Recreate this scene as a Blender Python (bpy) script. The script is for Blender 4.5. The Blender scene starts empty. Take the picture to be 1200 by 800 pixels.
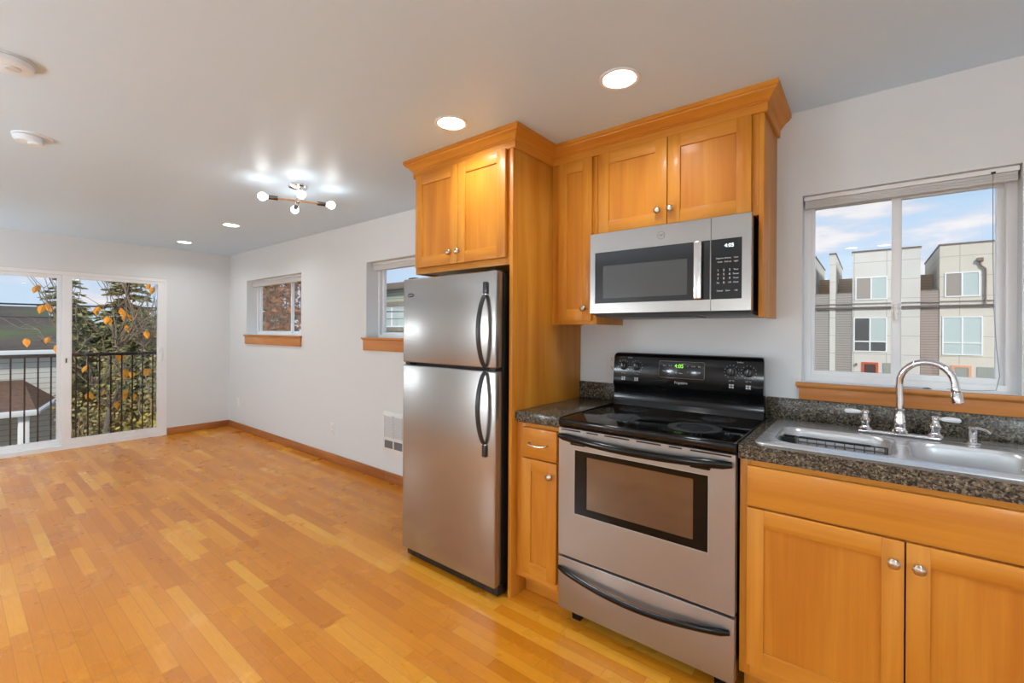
import bpy, bmesh, math, random
from mathutils import Vector, Matrix, Euler
random.seed(7)
SC = bpy.context.scene
COL = SC.collection

# ------------------------------------------------------------------ camera
H = 1.305            # eye height
YAW = math.radians(38.493); ROLL = math.radians(0.357)
c_, s_ = math.cos(YAW), math.sin(YAW)
fw = Vector((-s_, c_, 0)); rt = Vector((c_, s_, 0)); up = Vector((0, 0, 1))
r3 = rt*math.cos(ROLL) + up*math.sin(ROLL); u3 = up*math.cos(ROLL) - rt*math.sin(ROLL)
cd = bpy.data.cameras.new('camera'); cam = bpy.data.objects.new('camera', cd); COL.objects.link(cam)
rm = Matrix((r3, u3, -fw)).transposed().to_4x4()
cam.matrix_world = Matrix.Translation((0, 0, H)) @ rm
cd.sensor_width = 36; cd.sensor_fit = 'HORIZONTAL'; cd.lens = 527.3/1200*36
cd.shift_y = -12.5/1200; cd.clip_start = 0.02; cd.clip_end = 300
SC.camera = cam

# ------------------------------------------------------------------ exposure, sky, sun
SC.view_settings.view_transform = 'Standard'; SC.view_settings.look = 'None'
SC.view_settings.gamma = 1; SC.view_settings.use_curve_mapping = False
SC.view_settings.exposure = 0.27
LAMP = 1.0           # overall strength of the room's lamps and the added fill lamps
w = bpy.data.worlds.new('sky'); SC.world = w; w.use_nodes = True
nt = w.node_tree; nt.nodes.clear()
def N(nt, t, **k):
    n = nt.nodes.new(t)
    for a, b in k.items(): setattr(n, a, b)
    return n
def S(c):            # sRGB 0-255 -> linear
    return tuple(((v/255)/12.92 if v/255 <= .04045 else ((v/255+.055)/1.055)**2.4) for v in c) + (1,)
tc = N(nt, 'ShaderNodeTexCoord'); sx = N(nt, 'ShaderNodeSeparateXYZ'); nt.links.new(tc.outputs['Generated'], sx.inputs[0])
rp = N(nt, 'ShaderNodeValToRGB'); nt.links.new(sx.outputs['Z'], rp.inputs[0])
rp.color_ramp.elements[0].position = 0.0; rp.color_ramp.elements[0].color = S((205, 226, 246))
rp.color_ramp.elements[1].position = 0.6; rp.color_ramp.elements[1].color = S((150, 194, 240))
e = rp.color_ramp.elements.new(0.22); e.color = S((190, 220, 248))
mp = N(nt, 'ShaderNodeMapping'); mp.inputs['Scale'].default_value = (3.2, 3.2, 13); nt.links.new(tc.outputs['Generated'], mp.inputs[0])
nz = N(nt, 'ShaderNodeTexNoise'); nz.inputs['Scale'].default_value = 1.5; nz.inputs['Detail'].default_value = 7; nz.inputs['Roughness'].default_value = .55
nt.links.new(mp.outputs[0], nz.inputs['Vector'])
cr = N(nt, 'ShaderNodeValToRGB'); nt.links.new(nz.outputs['Fac'], cr.inputs[0])
cr.color_ramp.elements[0].position = .50; cr.color_ramp.elements[0].color = (0, 0, 0, 1)
cr.color_ramp.elements[1].position = .62; cr.color_ramp.elements[1].color = (1, 1, 1, 1)
cc = N(nt, 'ShaderNodeValToRGB'); nt.links.new(nz.outputs['Fac'], cc.inputs[0])
cc.color_ramp.elements[0].position = .52; cc.color_ramp.elements[0].color = S((214, 220, 238))
cc.color_ramp.elements[1].position = .68; cc.color_ramp.elements[1].color = S((248, 246, 248))
mx = N(nt, 'ShaderNodeMixRGB'); nt.links.new(cr.outputs[0], mx.inputs[0]); nt.links.new(rp.outputs[0], mx.inputs[1]); nt.links.new(cc.outputs[0], mx.inputs[2])
bg = N(nt, 'ShaderNodeBackground'); bg.inputs['Strength'].default_value = .86; nt.links.new(mx.outputs[0], bg.inputs[0])
wo = N(nt, 'ShaderNodeOutputWorld'); nt.links.new(bg.outputs[0], wo.inputs[0])
sun = bpy.data.lights.new('sun', 'SUN'); sun.energy = 2.9; sun.angle = math.radians(8); sun.color = (1, .93, .84)
so = bpy.data.objects.new('sun', sun); COL.objects.link(so)
so.rotation_euler = Vector((-0.55, 0.65, -0.55)).to_track_quat('-Z', 'Y').to_euler()

# ------------------------------------------------------------------ materials
MATS = {}
def mat(name, col=(200, 200, 200), rough=.5, metal=0, spec=.5, coat=0, emit=None, estr=0, aniso=0, ior=None):
    if name in MATS: return MATS[name]
    m = bpy.data.materials.new(name); m.use_nodes = True
    b = m.node_tree.nodes['Principled BSDF']
    b.inputs['Base Color'].default_value = S(col); b.inputs['Roughness'].default_value = rough
    b.inputs['Metallic'].default_value = metal; b.inputs['Specular IOR Level'].default_value = spec
    b.inputs['Coat Weight'].default_value = coat; b.inputs['Coat Roughness'].default_value = .1
    if emit: b.inputs['Emission Color'].default_value = S(emit); b.inputs['Emission Strength'].default_value = estr
    if ior: b.inputs['IOR'].default_value = ior
    MATS[name] = m; return m
def BS(m): return m.node_tree.nodes['Principled BSDF']
def ramp(nt, src, stops):
    r = N(nt, 'ShaderNodeValToRGB'); nt.links.new(src, r.inputs[0])
    el = r.color_ramp.elements
    while len(el) > 1: el.remove(el[0])
    el[0].position = stops[0][0]; el[0].color = stops[0][1]
    for p, c in stops[1:]:
        x = el.new(p); x.color = c
    return r
def posmap(nt, scale, rot=(0, 0, 0)):
    g = N(nt, 'ShaderNodeNewGeometry'); m = N(nt, 'ShaderNodeMapping')
    m.inputs['Scale'].default_value = scale; m.inputs['Rotation'].default_value = rot
    nt.links.new(g.outputs['Position'], m.inputs[0]); return m.outputs[0]
def noise(nt, vec, scale, detail=4, rough=.5, dist=0):
    n = N(nt, 'ShaderNodeTexNoise'); n.inputs['Scale'].default_value = scale; n.inputs['Detail'].default_value = detail
    n.inputs['Roughness'].default_value = rough; n.inputs['Distortion'].default_value = dist
    nt.links.new(vec, n.inputs['Vector']); return n.outputs['Fac']
def mixc(nt, fac, a, b, mode='MIX'):
    m = N(nt, 'ShaderNodeMixRGB'); m.blend_type = mode
    for i, v in enumerate((fac, a, b)):
        if hasattr(v, 'type') and hasattr(v, 'links'): nt.links.new(v, m.inputs[i])
        else: m.inputs[i].default_value = v
    return m.outputs[0]
def bump(m, h, strength=.1, dist=.002):
    nt = m.node_tree; b = N(nt, 'ShaderNodeBump'); b.inputs['Strength'].default_value = strength; b.inputs['Distance'].default_value = dist
    nt.links.new(h, b.inputs['Height']); nt.links.new(b.outputs[0], BS(m).inputs['Normal'])
def mth(nt, op, a, b=None):
    n = N(nt, 'ShaderNodeMath'); n.operation = op
    for i, v in enumerate((a, b)):
        if v is None: continue
        if hasattr(v, 'links'): nt.links.new(v, n.inputs[i])
        else: n.inputs[i].default_value = v
    return n.outputs[0]

def wood(name, base, dark, light, axis, rough=.45, coat=.08, board=None):
    m = mat(name, base, rough, coat=coat, spec=.32); nt = m.node_tree
    sc = [9, 9, 9]; sc[axis] = .9
    v = posmap(nt, tuple(sc))
    n1 = noise(nt, v, 1.3, 3, .5, .6)
    sc2 = [70, 70, 70]; sc2[axis] = 2.2
    n2 = noise(nt, posmap(nt, tuple(sc2)), 1, 4, .6, .3)
    r1 = ramp(nt, n1, [(.25, S(dark)), (.5, S(base)), (.78, S(light))]).outputs[0]
    r2 = ramp(nt, n2, [(.3, (.86, .83, .78, 1)), (.65, (1, 1, 1, 1))]).outputs[0]
    out = mixc(nt, .8, r1, r2, 'MULTIPLY')
    blotch = ramp(nt, noise(nt, posmap(nt, (3, 3, 3)), 1, 2), [(.3, (.93, .9, .86, 1)), (.7, (1.0, 1.0, 1.0, 1))]).outputs[0]
    out = mixc(nt, 1, out, blotch, 'MULTIPLY')
    nt.links.new(out, BS(m).inputs['Base Color'])
    bump(m, n2, .04, .001)
    return m
WB, WD, WL = (208, 137, 42), (194, 118, 32), (224, 156, 62)
wv = wood('alder_vertical', WB, WD, WL, 2)
wh = wood('alder_horizontal', WB, WD, WL, 0)
wy = wood('alder_depth', WB, WD, WL, 1)
wpan = wood('alder_panel', (204, 130, 38), (190, 114, 28), (218, 148, 52), 2)
wtrim = wood('fir_sill', (205, 138, 74), (188, 116, 54), (220, 156, 92), 0)
wtrimy = wood('fir_base_depth', (176, 110, 58), (156, 90, 42), (190, 124, 70), 1)
wtrimx = wood('fir_base_long', (176, 110, 58), (156, 90, 42), (190, 124, 70), 0)

wall_m = mat('wall_paint', (222, 225, 226), .55, spec=.3)
bump(wall_m, noise(wall_m.node_tree, posmap(wall_m.node_tree, (1, 1, 1)), 160, 2), .05, .001)
ceil_m = mat('ceiling_paint', (210, 232, 250), .42, spec=.35)
bump(ceil_m, noise(ceil_m.node_tree, posmap(ceil_m.node_tree, (1, 1, 1)), 120, 2), .12, .002)
white = mat('white_vinyl', (236, 237, 238), .3)
whitep = mat('white_plastic', (232, 232, 230), .4)
offw = mat('blind_fabric', (214, 214, 212), .7)
dkline = mat('dark_gap', (40, 40, 40), .8)

# floor: strip oak running along X
def floor_mat():
    m = mat('oak_strip_floor', (200, 140, 70), .3, spec=.5, coat=.0); nt = m.node_tree
    g = N(nt, 'ShaderNodeNewGeometry'); s = N(nt, 'ShaderNodeSeparateXYZ'); nt.links.new(g.outputs['Position'], s.inputs[0])
    W = .057
    yy = mth(nt, 'DIVIDE', s.outputs['Y'], W); row = mth(nt, 'FLOOR', yy); fy = mth(nt, 'FRACT', yy)
    wn = N(nt, 'ShaderNodeTexWhiteNoise'); wn.noise_dimensions = '1D'; nt.links.new(row, wn.inputs['W'])
    wn2 = N(nt, 'ShaderNodeTexWhiteNoise'); wn2.noise_dimensions = '1D'; nt.links.new(mth(nt, 'ADD', row, 57.3), wn2.inputs['W'])
    L = mth(nt, 'ADD', mth(nt, 'MULTIPLY', wn2.outputs['Value'], .7), .38)
    xx = mth(nt, 'DIVIDE', mth(nt, 'ADD', s.outputs['X'], mth(nt, 'MULTIPLY', wn.outputs['Value'], 7.0)), L)
    seg = mth(nt, 'FLOOR', xx); fx = mth(nt, 'FRACT', xx)
    cv = N(nt, 'ShaderNodeCombineXYZ'); nt.links.new(row, cv.inputs[0]); nt.links.new(seg, cv.inputs[1])
    pn = N(nt, 'ShaderNodeTexWhiteNoise'); pn.noise_dimensions = '2D'; nt.links.new(cv.outputs[0], pn.inputs['Vector'])
    base = ramp(nt, pn.outputs['Value'], [(0, S((204, 122, 20))), (.3, S((214, 132, 25))), (.7, S((222, 141, 30))), (.9, S((229, 152, 40))), (1, S((236, 168, 58)))]).outputs[0]
    # grain, shifted per plank
    off = N(nt, 'ShaderNodeVectorMath'); off.operation = 'SCALE'; nt.links.new(pn.outputs['Color'], off.inputs[0]); off.inputs['Scale'].default_value = 30
    ad = N(nt, 'ShaderNodeVectorMath'); ad.operation = 'ADD'; nt.links.new(g.outputs['Position'], ad.inputs[0]); nt.links.new(off.outputs[0], ad.inputs[1])
    mp = N(nt, 'ShaderNodeMapping'); mp.inputs['Scale'].default_value = (1.6, 22, 10); nt.links.new(ad.outputs[0], mp.inputs[0])
    gn = noise(nt, mp.outputs[0], 1.2, 5, .6, 1.6)
    band = mth(nt, 'FRACT', mth(nt, 'MULTIPLY', gn, 9))
    gr = ramp(nt, band, [(0, (.80, .72, .62, 1)), (.25, (1, 1, 1, 1)), (.8, (1, 1, 1, 1)), (1, (.86, .8, .72, 1))]).outputs[0]
    mp2 = N(nt, 'ShaderNodeMapping'); mp2.inputs['Scale'].default_value = (6, 260, 20); nt.links.new(ad.outputs[0], mp2.inputs[0])
    fine = ramp(nt, noise(nt, mp2.outputs[0], 1, 3), [(.35, (.88, .84, .78, 1)), (.6, (1, 1, 1, 1))]).outputs[0]
    c = mixc(nt, .36, base, gr, 'MULTIPLY'); c = mixc(nt, .5, c, fine, 'MULTIPLY')
    # seams
    ey = mth(nt, 'MINIMUM', fy, mth(nt, 'SUBTRACT', 1, fy)); sy = mth(nt, 'LESS_THAN', ey, .014)
    ex = mth(nt, 'MULTIPLY', mth(nt, 'MINIMUM', fx, mth(nt, 'SUBTRACT', 1, fx)), L); sxm = mth(nt, 'LESS_THAN', ex, .0011)
    seam = mth(nt, 'MAXIMUM', sy, sxm)
    c = mixc(nt, mth(nt, 'MULTIPLY', seam, .45), c, S((110, 66, 26)))
    nt.links.new(c, BS(m).inputs['Base Color'])
    rr = ramp(nt, noise(nt, posmap(nt, (1, 1, 1)), 5, 3), [(.3, (.24, .24, .24, 1)), (.7, (.36, .36, .36, 1))]).outputs[0]
    nt.links.new(rr, BS(m).inputs['Roughness'])
    bump(m, mth(nt, 'SUBTRACT', fine_h(nt, mp2), mth(nt, 'MULTIPLY', seam, 2)), .06, .001)
    return m
def fine_h(nt, mp2): return noise(nt, mp2.outputs[0], 1, 2)
floor_m = floor_mat()

def granite():
    m = mat('granite', (90, 85, 75), .22, spec=.5); nt = m.node_tree
    v = posmap(nt, (1, 1, 1))
    vo = N(nt, 'ShaderNodeTexVoronoi'); vo.inputs['Scale'].default_value = 210; nt.links.new(v, vo.inputs['Vector'])
    sp = N(nt, 'ShaderNodeSeparateColor'); nt.links.new(vo.outputs['Color'], sp.inputs[0])
    c1 = ramp(nt, sp.outputs[0], [(0, S((46, 43, 40))), (.25, S((78, 73, 64))), (.5, S((104, 97, 82))), (.75, S((118, 108, 88))), (.92, S((136, 130, 118))), (1, S((156, 148, 132)))])
    c1.color_ramp.interpolation = 'CONSTANT'
    n = noise(nt, v, 90, 4, .6)
    k = ramp(nt, n, [(.40, (.25, .25, .26, 1)), (.55, (1, 1, 1, 1))]).outputs[0]
    out = mixc(nt, .75, c1.outputs[0], k, 'MULTIPLY')
    nt.links.new(out, BS(m).inputs['Base Color']); return m
gran = granite()

def steel(name, col, rough, axis=2, streak=.012, metal=1):
    m = mat(name, col, rough, metal=metal); nt = m.node_tree
    sc = [60, 60, 60]; sc[axis] = 1.0
    n = noise(nt, posmap(nt, tuple(sc)), 1, 3)
    r = ramp(nt, n, [(.3, tuple([rough-streak]*3)+(1,)), (.7, tuple([rough+streak]*3)+(1,))]).outputs[0]
    nt.links.new(r, BS(m).inputs['Roughness']); return m
ssf = steel('stainless_door', (170, 166, 163), .25, metal=.85)
ssr = steel('stainless_range', (166, 164, 162), .33, 2, metal=.78)
ssm = steel('stainless_microwave', (178, 173, 168), .26, 0)
sss = steel('sink_steel', (208, 211, 214), .27, 0, .004, metal=.68)
chrome = mat('chrome', (226, 226, 228), .06, metal=1)
nickel = mat('brushed_nickel', (196, 188, 176), .28, metal=1)
blackp = mat('black_plastic', (30, 31, 33), .32)
blackg = mat('black_enamel', (12, 12, 13), .14, spec=.32)
blackc = mat('cooktop_glass', (8, 8, 9), .07, spec=.42)
blackm = mat('black_cabinet_metal', (18, 19, 21), .4)
ring = mat('burner_print', (62, 64, 66), .25)
greyglass = mat('microwave_screen', (72, 74, 74), .12, spec=.6)
ovenin = mat('oven_window_glass', (118, 106, 94), .09, metal=.75)
lcdw = mat('white_led', (230, 245, 255), .5, emit=(225, 242, 255), estr=1.3)
lcdg = mat('green_led', (120, 220, 60), .5, emit=(150, 235, 70), estr=1.0)
prn = mat('panel_print', (196, 198, 200), .5)
prnd = mat('panel_print_dim', (120, 122, 125), .5)
darkslot = mat('slot_dark', (20, 20, 20), .7)
grillm = mat('heater_dark', (110, 113, 115), .6)
glow = mat('lamp_diffuser', (255, 252, 245), .5, emit=(255, 250, 240), estr=9)
bulbm = mat('bulb_glow', (255, 252, 245), .5, emit=(255, 250, 240), estr=9)
rubber = mat('rack_black', (22, 22, 24), .5)
railm = mat('railing_bronze', (44, 34, 28), .5)
acryl = mat('clear_acrylic', (225, 228, 232), .1, spec=.6)

gl = bpy.data.materials.new('window_glass'); gl.use_nodes = True; nt = gl.node_tree; nt.nodes.clear()
tr = N(nt, 'ShaderNodeBsdfTransparent'); gy = N(nt, 'ShaderNodeBsdfGlossy'); gy.inputs['Roughness'].default_value = .01
fr = N(nt, 'ShaderNodeFresnel'); fr.inputs['IOR'].default_value = 1.5; ms = N(nt, 'ShaderNodeMixShader'); mo = N(nt, 'ShaderNodeOutputMaterial')
gq = N(nt, 'ShaderNodeNewGeometry'); mq = N(nt, 'ShaderNodeMath'); mq.operation = 'MULTIPLY_ADD'; mq.inputs[1].default_value = 1/1.5-1.5; mq.inputs[2].default_value = 1.5
nt.links.new(gq.outputs['Backfacing'], mq.inputs[0]); nt.links.new(mq.outputs[0], fr.inputs['IOR'])   # same reflection on both faces of a pane
nt.links.new(fr.outputs[0], ms.inputs[0]); nt.links.new(tr.outputs[0], ms.inputs[1]); nt.links.new(gy.outputs[0], ms.inputs[2]); nt.links.new(ms.outputs[0], mo.inputs[0])

# ------------------------------------------------------------------ mesh builder
WORLD = {}
class M:
    def __init__(s): s.bm = bmesh.new()
    def _mark(s, faces, m):
        for f in faces: f.material_index = m
    def box(s, x0, x1, y0, y1, z0, z1, m=0, bev=0, seg=2, rot=None):
        if x1 < x0: x0, x1 = x1, x0
        if y1 < y0: y0, y1 = y1, y0
        if z1 < z0: z0, z1 = z1, z0
        c = Vector(((x0+x1)/2, (y0+y1)/2, (z0+z1)/2))
        r = bmesh.ops.create_cube(s.bm, size=1); vs = r['verts']
        for v in vs: v.co = Vector((v.co.x*(x1-x0), v.co.y*(y1-y0), v.co.z*(z1-z0))) + c
        fs = set(f for v in vs for f in v.link_faces); s._mark(fs, m)
        if bev:
            es = list(set(e for v in vs for e in v.link_edges))
            r = bmesh.ops.bevel(s.bm, geom=es, offset=bev, segments=seg, affect='EDGES', profile=.5, clamp_overlap=True)
            vs = list(set(v for f in r['faces'] for v in f.verts) | set(v for v in vs if v.is_valid))
            s._mark(r['faces'], m)
        if rot:
            mt = Matrix.Translation(c) @ rot @ Matrix.Translation(-c)
            for v in vs: v.co = mt @ v.co
        return s
    def face(s, pts, m=0):
        f = s.bm.faces.new([s.bm.verts.new(p) for p in pts]); f.material_index = m; return f
    def extr(s, poly, vec, m=0):          # closed polygon of 3D points pushed along vec
        vec = Vector(vec); a = [s.bm.verts.new(p) for p in poly]; b = [s.bm.verts.new(Vector(p)+vec) for p in poly]
        fs = [s.bm.faces.new(a), s.bm.faces.new(b[::-1])]
        n = len(a)
        for i in range(n): fs.append(s.bm.faces.new((a[i], b[i], b[(i+1) % n], a[(i+1) % n])))
        s._mark(fs, m); return s
    def rings(s, R, m=0, cap=True, closed=True):
        V = [[s.bm.verts.new(p) for p in r] for r in R]; n = len(V[0]); fs = []
        for i in range(len(V)-1):
            for j in range(n if closed else n-1):
                a, b, c, d = V[i][j], V[i][(j+1) % n], V[i+1][(j+1) % n], V[i+1][j]
                try: fs.append(s.bm.faces.new((a, b, c, d)))
                except ValueError: pass
        if cap:
            for r in (V[0][::-1], V[-1]):
                try: fs.append(s.bm.faces.new(r))
                except ValueError: pass
        s._mark(fs, m); return s
    def lathe(s, prof, o, ax=(0, 0, 1), seg=20, m=0, mod=None, cap=True):
        ax = Vector(ax).normalized(); q = Vector((0, 0, 1)).rotation_difference(ax); o = Vector(o); R = []
        for r, h in prof:
            R.append([o + q @ Vector(((r*(mod(t, h) if mod else 1))*math.cos(t), (r*(mod(t, h) if mod else 1))*math.sin(t), h)) for t in [2*math.pi*k/seg for k in range(seg)]])
        return s.rings(R, m, cap)
    def tube(s, pts, r, seg=10, m=0, ry=None, upv=None):
        pts = [Vector(p) for p in pts]; n = len(pts); R = []; prev = None
        for i, p in enumerate(pts):
            t = (pts[min(i+1, n-1)] - pts[max(i-1, 0)]).normalized()
            ref = Vector(upv) if upv else (prev if prev else (Vector((0, 0, 1)) if abs(t.z) < .9 else Vector((1, 0, 0))))
            a = (ref - t*ref.dot(t)).normalized(); b = t.cross(a); prev = a
            rr = r[i] if isinstance(r, (list, tuple)) else r
            r2 = rr if ry is None else (ry[i] if isinstance(ry, (list, tuple)) else ry)
            R.append([p + a*rr*math.cos(2*math.pi*k/seg) + b*r2*math.sin(2*math.pi*k/seg) for k in range(seg)])
        return s.rings(R, m)
    def sphere(s, c, r, m=0, seg=16):
        return s.lathe([(r*math.sin(math.pi*k/seg)+1e-5, -r*math.cos(math.pi*k/seg)) for k in range(seg+1)], c, seg=seg*2 if seg < 12 else 24, m=m)
    def slab(s, axis, A, B, lo, hi, hole, m=0):
        """wall / worktop with openings: grid lines A x B, thickness lo..hi on axis, hole(i,j) -> True"""
        def P(a, b, t):
            return {'x': (t, a, b), 'y': (a, t, b), 'z': (a, b, t)}[axis]
        na, nb = len(A)-1, len(B)-1; V = {}
        def v(i, j, k):
            if (i, j, k) not in V: V[(i, j, k)] = s.bm.verts.new(P(A[i], B[j], (lo, hi)[k]))
            return V[(i, j, k)]
        solid = lambda i, j: 0 <= i < na and 0 <= j < nb and not hole(i, j)
        fs = []
        for i in range(na):
            for j in range(nb):
                if not solid(i, j): continue
                for k in (0, 1):
                    q = [v(i, j, k), v(i+1, j, k), v(i+1, j+1, k), v(i, j+1, k)]; fs.append(s.bm.faces.new(q if k else q[::-1]))
                for (di, dj, p, q_) in ((-1, 0, (i, j), (i, j+1)), (1, 0, (i+1, j), (i+1, j+1)), (0, -1, (i, j), (i+1, j)), (0, 1, (i, j+1), (i+1, j+1))):
                    if not solid(i+di, j+dj):
                        fs.append(s.bm.faces.new((v(*p, 0), v(*q_, 0), v(*q_, 1), v(*p, 1))))
        s._mark(fs, m); return s
    def text(s, txt, size, o, xd=(1, 0, 0), yd=(0, 0, 1), m=0, depth=.0006, align='CENTER'):
        cu = bpy.data.curves.new('t', 'FONT'); cu.body = txt; cu.size = size; cu.align_x = align; cu.align_y = 'CENTER'; cu.extrude = depth
        ob = bpy.data.objects.new('t', cu); COL.objects.link(ob); bpy.context.view_layer.update()
        me = bpy.data.meshes.new_from_object(ob.evaluated_get(bpy.context.evaluated_depsgraph_get()))
        x = Vector(xd).normalized(); y = Vector(yd).normalized(); z = x.cross(y)
        me.transform(Matrix.Translation(o) @ Matrix((x, y, z)).transposed().to_4x4())
        n0 = len(s.bm.faces); s.bm.from_mesh(me); s.bm.faces.ensure_lookup_table()
        for f in s.bm.faces[n0:]: f.material_index = m
        bpy.data.objects.remove(ob); bpy.data.curves.remove(cu); bpy.data.meshes.remove(me)
        return s
    def build(s, name, mats, parent=None, loc=None, sharp=35, recalc=True):
        if recalc: bmesh.ops.recalc_face_normals(s.bm, faces=s.bm.faces)
        L = Vector(loc) if loc else (Vector(WORLD[parent.name]) if parent else Vector((0, 0, 0)))
        if sharp is not None:
            an = math.radians(sharp)
            for e in s.bm.edges:
                e.smooth = len(e.link_faces) == 2 and e.calc_face_angle(0) < an
            for f in s.bm.faces: f.smooth = True
        for v in s.bm.verts: v.co -= L
        me = bpy.data.meshes.new(name); s.bm.to_mesh(me); s.bm.free()
        for mm in (mats if isinstance(mats, (list, tuple)) else [mats]): me.materials.append(mm)
        o = bpy.data.objects.new(name, me); COL.objects.link(o)
        if parent:
            o.parent = parent; o.location = L - Vector(WORLD[parent.name])
        else: o.location = L
        WORLD[o.name] = tuple(L); return o
def thing(name, loc, label=None, cat=None, group=None, kind=None):
    o = bpy.data.objects.new(name, None); COL.objects.link(o); o.location = loc; o.empty_display_size = .1
    WORLD[o.name] = tuple(loc); tag(o, label, cat, group, kind); return o
def tag(o, label=None, cat=None, group=None, kind=None):
    if label: o['label'] = label
    if cat: o['category'] = cat
    if group: o['group'] = group
    if kind: o['kind'] = kind
    return o
def struct(name, mb, mats, **k):
    o = mb.build(name, mats, **k); o['kind'] = 'structure'; return o
def rrect(x0, x1, y0, y1, r, z, n=6):
    P = []
    for cx, cy, a0 in ((x1-r, y1-r, 0), (x0+r, y1-r, 90), (x0+r, y0+r, 180), (x1-r, y0+r, 270)):
        for k in range(n+1):
            a = math.radians(a0 + 90*k/n); P.append(Vector((cx+r*math.cos(a), cy+r*math.sin(a), z)))
    return P

# ------------------------------------------------------------------ room shell
YW = 2.38; XF = -6.76; ZC = 2.295; YL = -1.75; XB = 2.3; TW = .17
f = M(); f.box(XF-.0, XB, YL, YW, -.12, 0); struct('floor', f, floor_m)
f = M(); f.box(XF-.17, XB+.12, YL-.12, YW+TW, ZC, ZC+.2); struct('ceiling', f, ceil_m)
# kitchen wall with three openings
WS = (-.238, .424, 1.083, 1.915); WA = (-6.21, -4.797, 1.235, 1.920); WBn = (-3.59, -2.24, 1.235, 1.920)
xs = [XF-.17, WA[0], WA[1], WBn[0], WBn[1], WS[0], WS[1], XB+.12]; zs = [-.12, 1.083, 1.235, 1.915, 1.920, ZC]
def hole(i, j):
    if i == 5: return j in (1, 2)
    if i in (1, 3): return j in (2, 3)
    return False
f = M(); f.slab('y', xs, zs, YW, YW+TW, hole); struct('wall_kitchen', f, wall_m)
# far wall with sliding door opening
DY0, DY1, DZ = -.13, 1.688, 1.915
f = M(); f.slab('x', [YL-.12, DY0, DY1, YW], [-.12, 0.0, DZ, ZC], XF-.17, XF, lambda i, j: i == 1 and j == 1); struct('wall_far', f, wall_m)
f = M(); f.box(XF, XB, YL-.12, YL, -.12, ZC); struct('wall_left', f, wall_m)
f = M(); f.box(XB, XB+.12, YL-.12, YW, -.12, ZC); struct('wall_back', f, wall_m)
f = M(); f.box(XF, XF+.014, DY1+.004, YW-.014, 0, .085, bev=.003); struct('baseboard_far', f, wtrimy)
f = M(); f.box(XF, -3.28, YW-.014, YW, 0, .085, bev=.003); f.box(-3.278, -2.12, YW-.014, YW, 0, .085, bev=.003); struct('baseboard_kitchen', f, wtrimx)
f = M(); f.box(XF, XB, YL, YL+.014, 0, .085, bev=.003); struct('baseboard_left', f, wtrimx)

# ------------------------------------------------------------------ windows
def frame_ring(mb, x0, x1, z0, z1, y0, y1, w_, m=0, bev=.003):
    mb.slab('y', [x0, x0+w_, x1-w_, x1], [z0, z0+w_, z1-w_, z1], y0, y1, lambda i, j: i == 1 and j == 1, m)
def window(name, O, yf, fwd_w, split, g1, g2, stool=True):
    x0, x1, z0, z1 = O
    t = thing(name, ((x0+x1)/2, yf, z0), kind='structure')
    m1 = M(); frame_ring(m1, x0, x1, z0, z1, yf, YW+TW-.002, .028); m1.build('window_frame', white, t)
    # fixed sash and sliding sash
    for nm, (a, b), y in (('window_sash', g1, yf+.012), ('window_sash', g2, yf+.036)):
        m1 = M(); frame_ring(m1, a, b, z0+.022, z1-.02, y, y+.026, .028); sh = m1.build(nm, white, t)
        m1 = M(); m1.box(a+.02, b-.02, y+.012, y+.015, z0+.04, z1-.04); m1.build('window_pane', gl, sh)
    return t
w1 = window('window_1', WS, 2.455, .03, .07, (WS[0]+.012, .098), (.075, WS[1]-.02))
m1 = M(); m1.box(.079, .09, 2.450, 2.468, 1.36, 1.43, bev=.003); m1.box(.076, .093, 2.452, 2.467, 1.385, 1.40, bev=.003); m1.build('window_latch', whitep, w1)
w2 = window('window_2', WA, 2.505, .03, 0, (WA[0]+.05, -5.29), (-5.36, WA[1]-.03))
w3 = window('window_3', WBn, 2.505, .03, 0, (WBn[0]+.05, -2.88), (-2.93, WBn[1]-.03))
def sill(O, yf, tparent, name, wend=.02):
    x0, x1, z0, z1 = O
    m1 = M(); m1.box(x0+.001, x1-.001, YW-.001, yf, z0-.0005, z0+.004); o = m1.build('white_sill', white, tparent)
    m1 = M(); m1.box(x0-wend, x1+wend, YW-.034, YW, z0-.014, z0+.003, bev=.004)
    m1.extr([(x0-wend+.004, YW-.026, z0-.014), (x0-wend+.004, YW, z0-.014), (x0-wend+.004, YW, z0-.026), (x0-wend+.004, YW-.019, z0-.022)], (x1-x0+2*wend-.008, 0, 0))
    m1.build('wooden_stool', wtrim, tparent)
    m1 = M(); m1.box(x0-wend+.012, x1+wend-.012, YW-.018, YW, z0-.115 if O is not WS else 1.0095, z0-.018, bev=.002); m1.build('wooden_apron', wtrim, tparent)
sill(WS, 2.455, w1, 'a'); sill(WA, 2.505, w2, 'b', .025); sill(WBn, 2.505, w3, 'c', .035)
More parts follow.
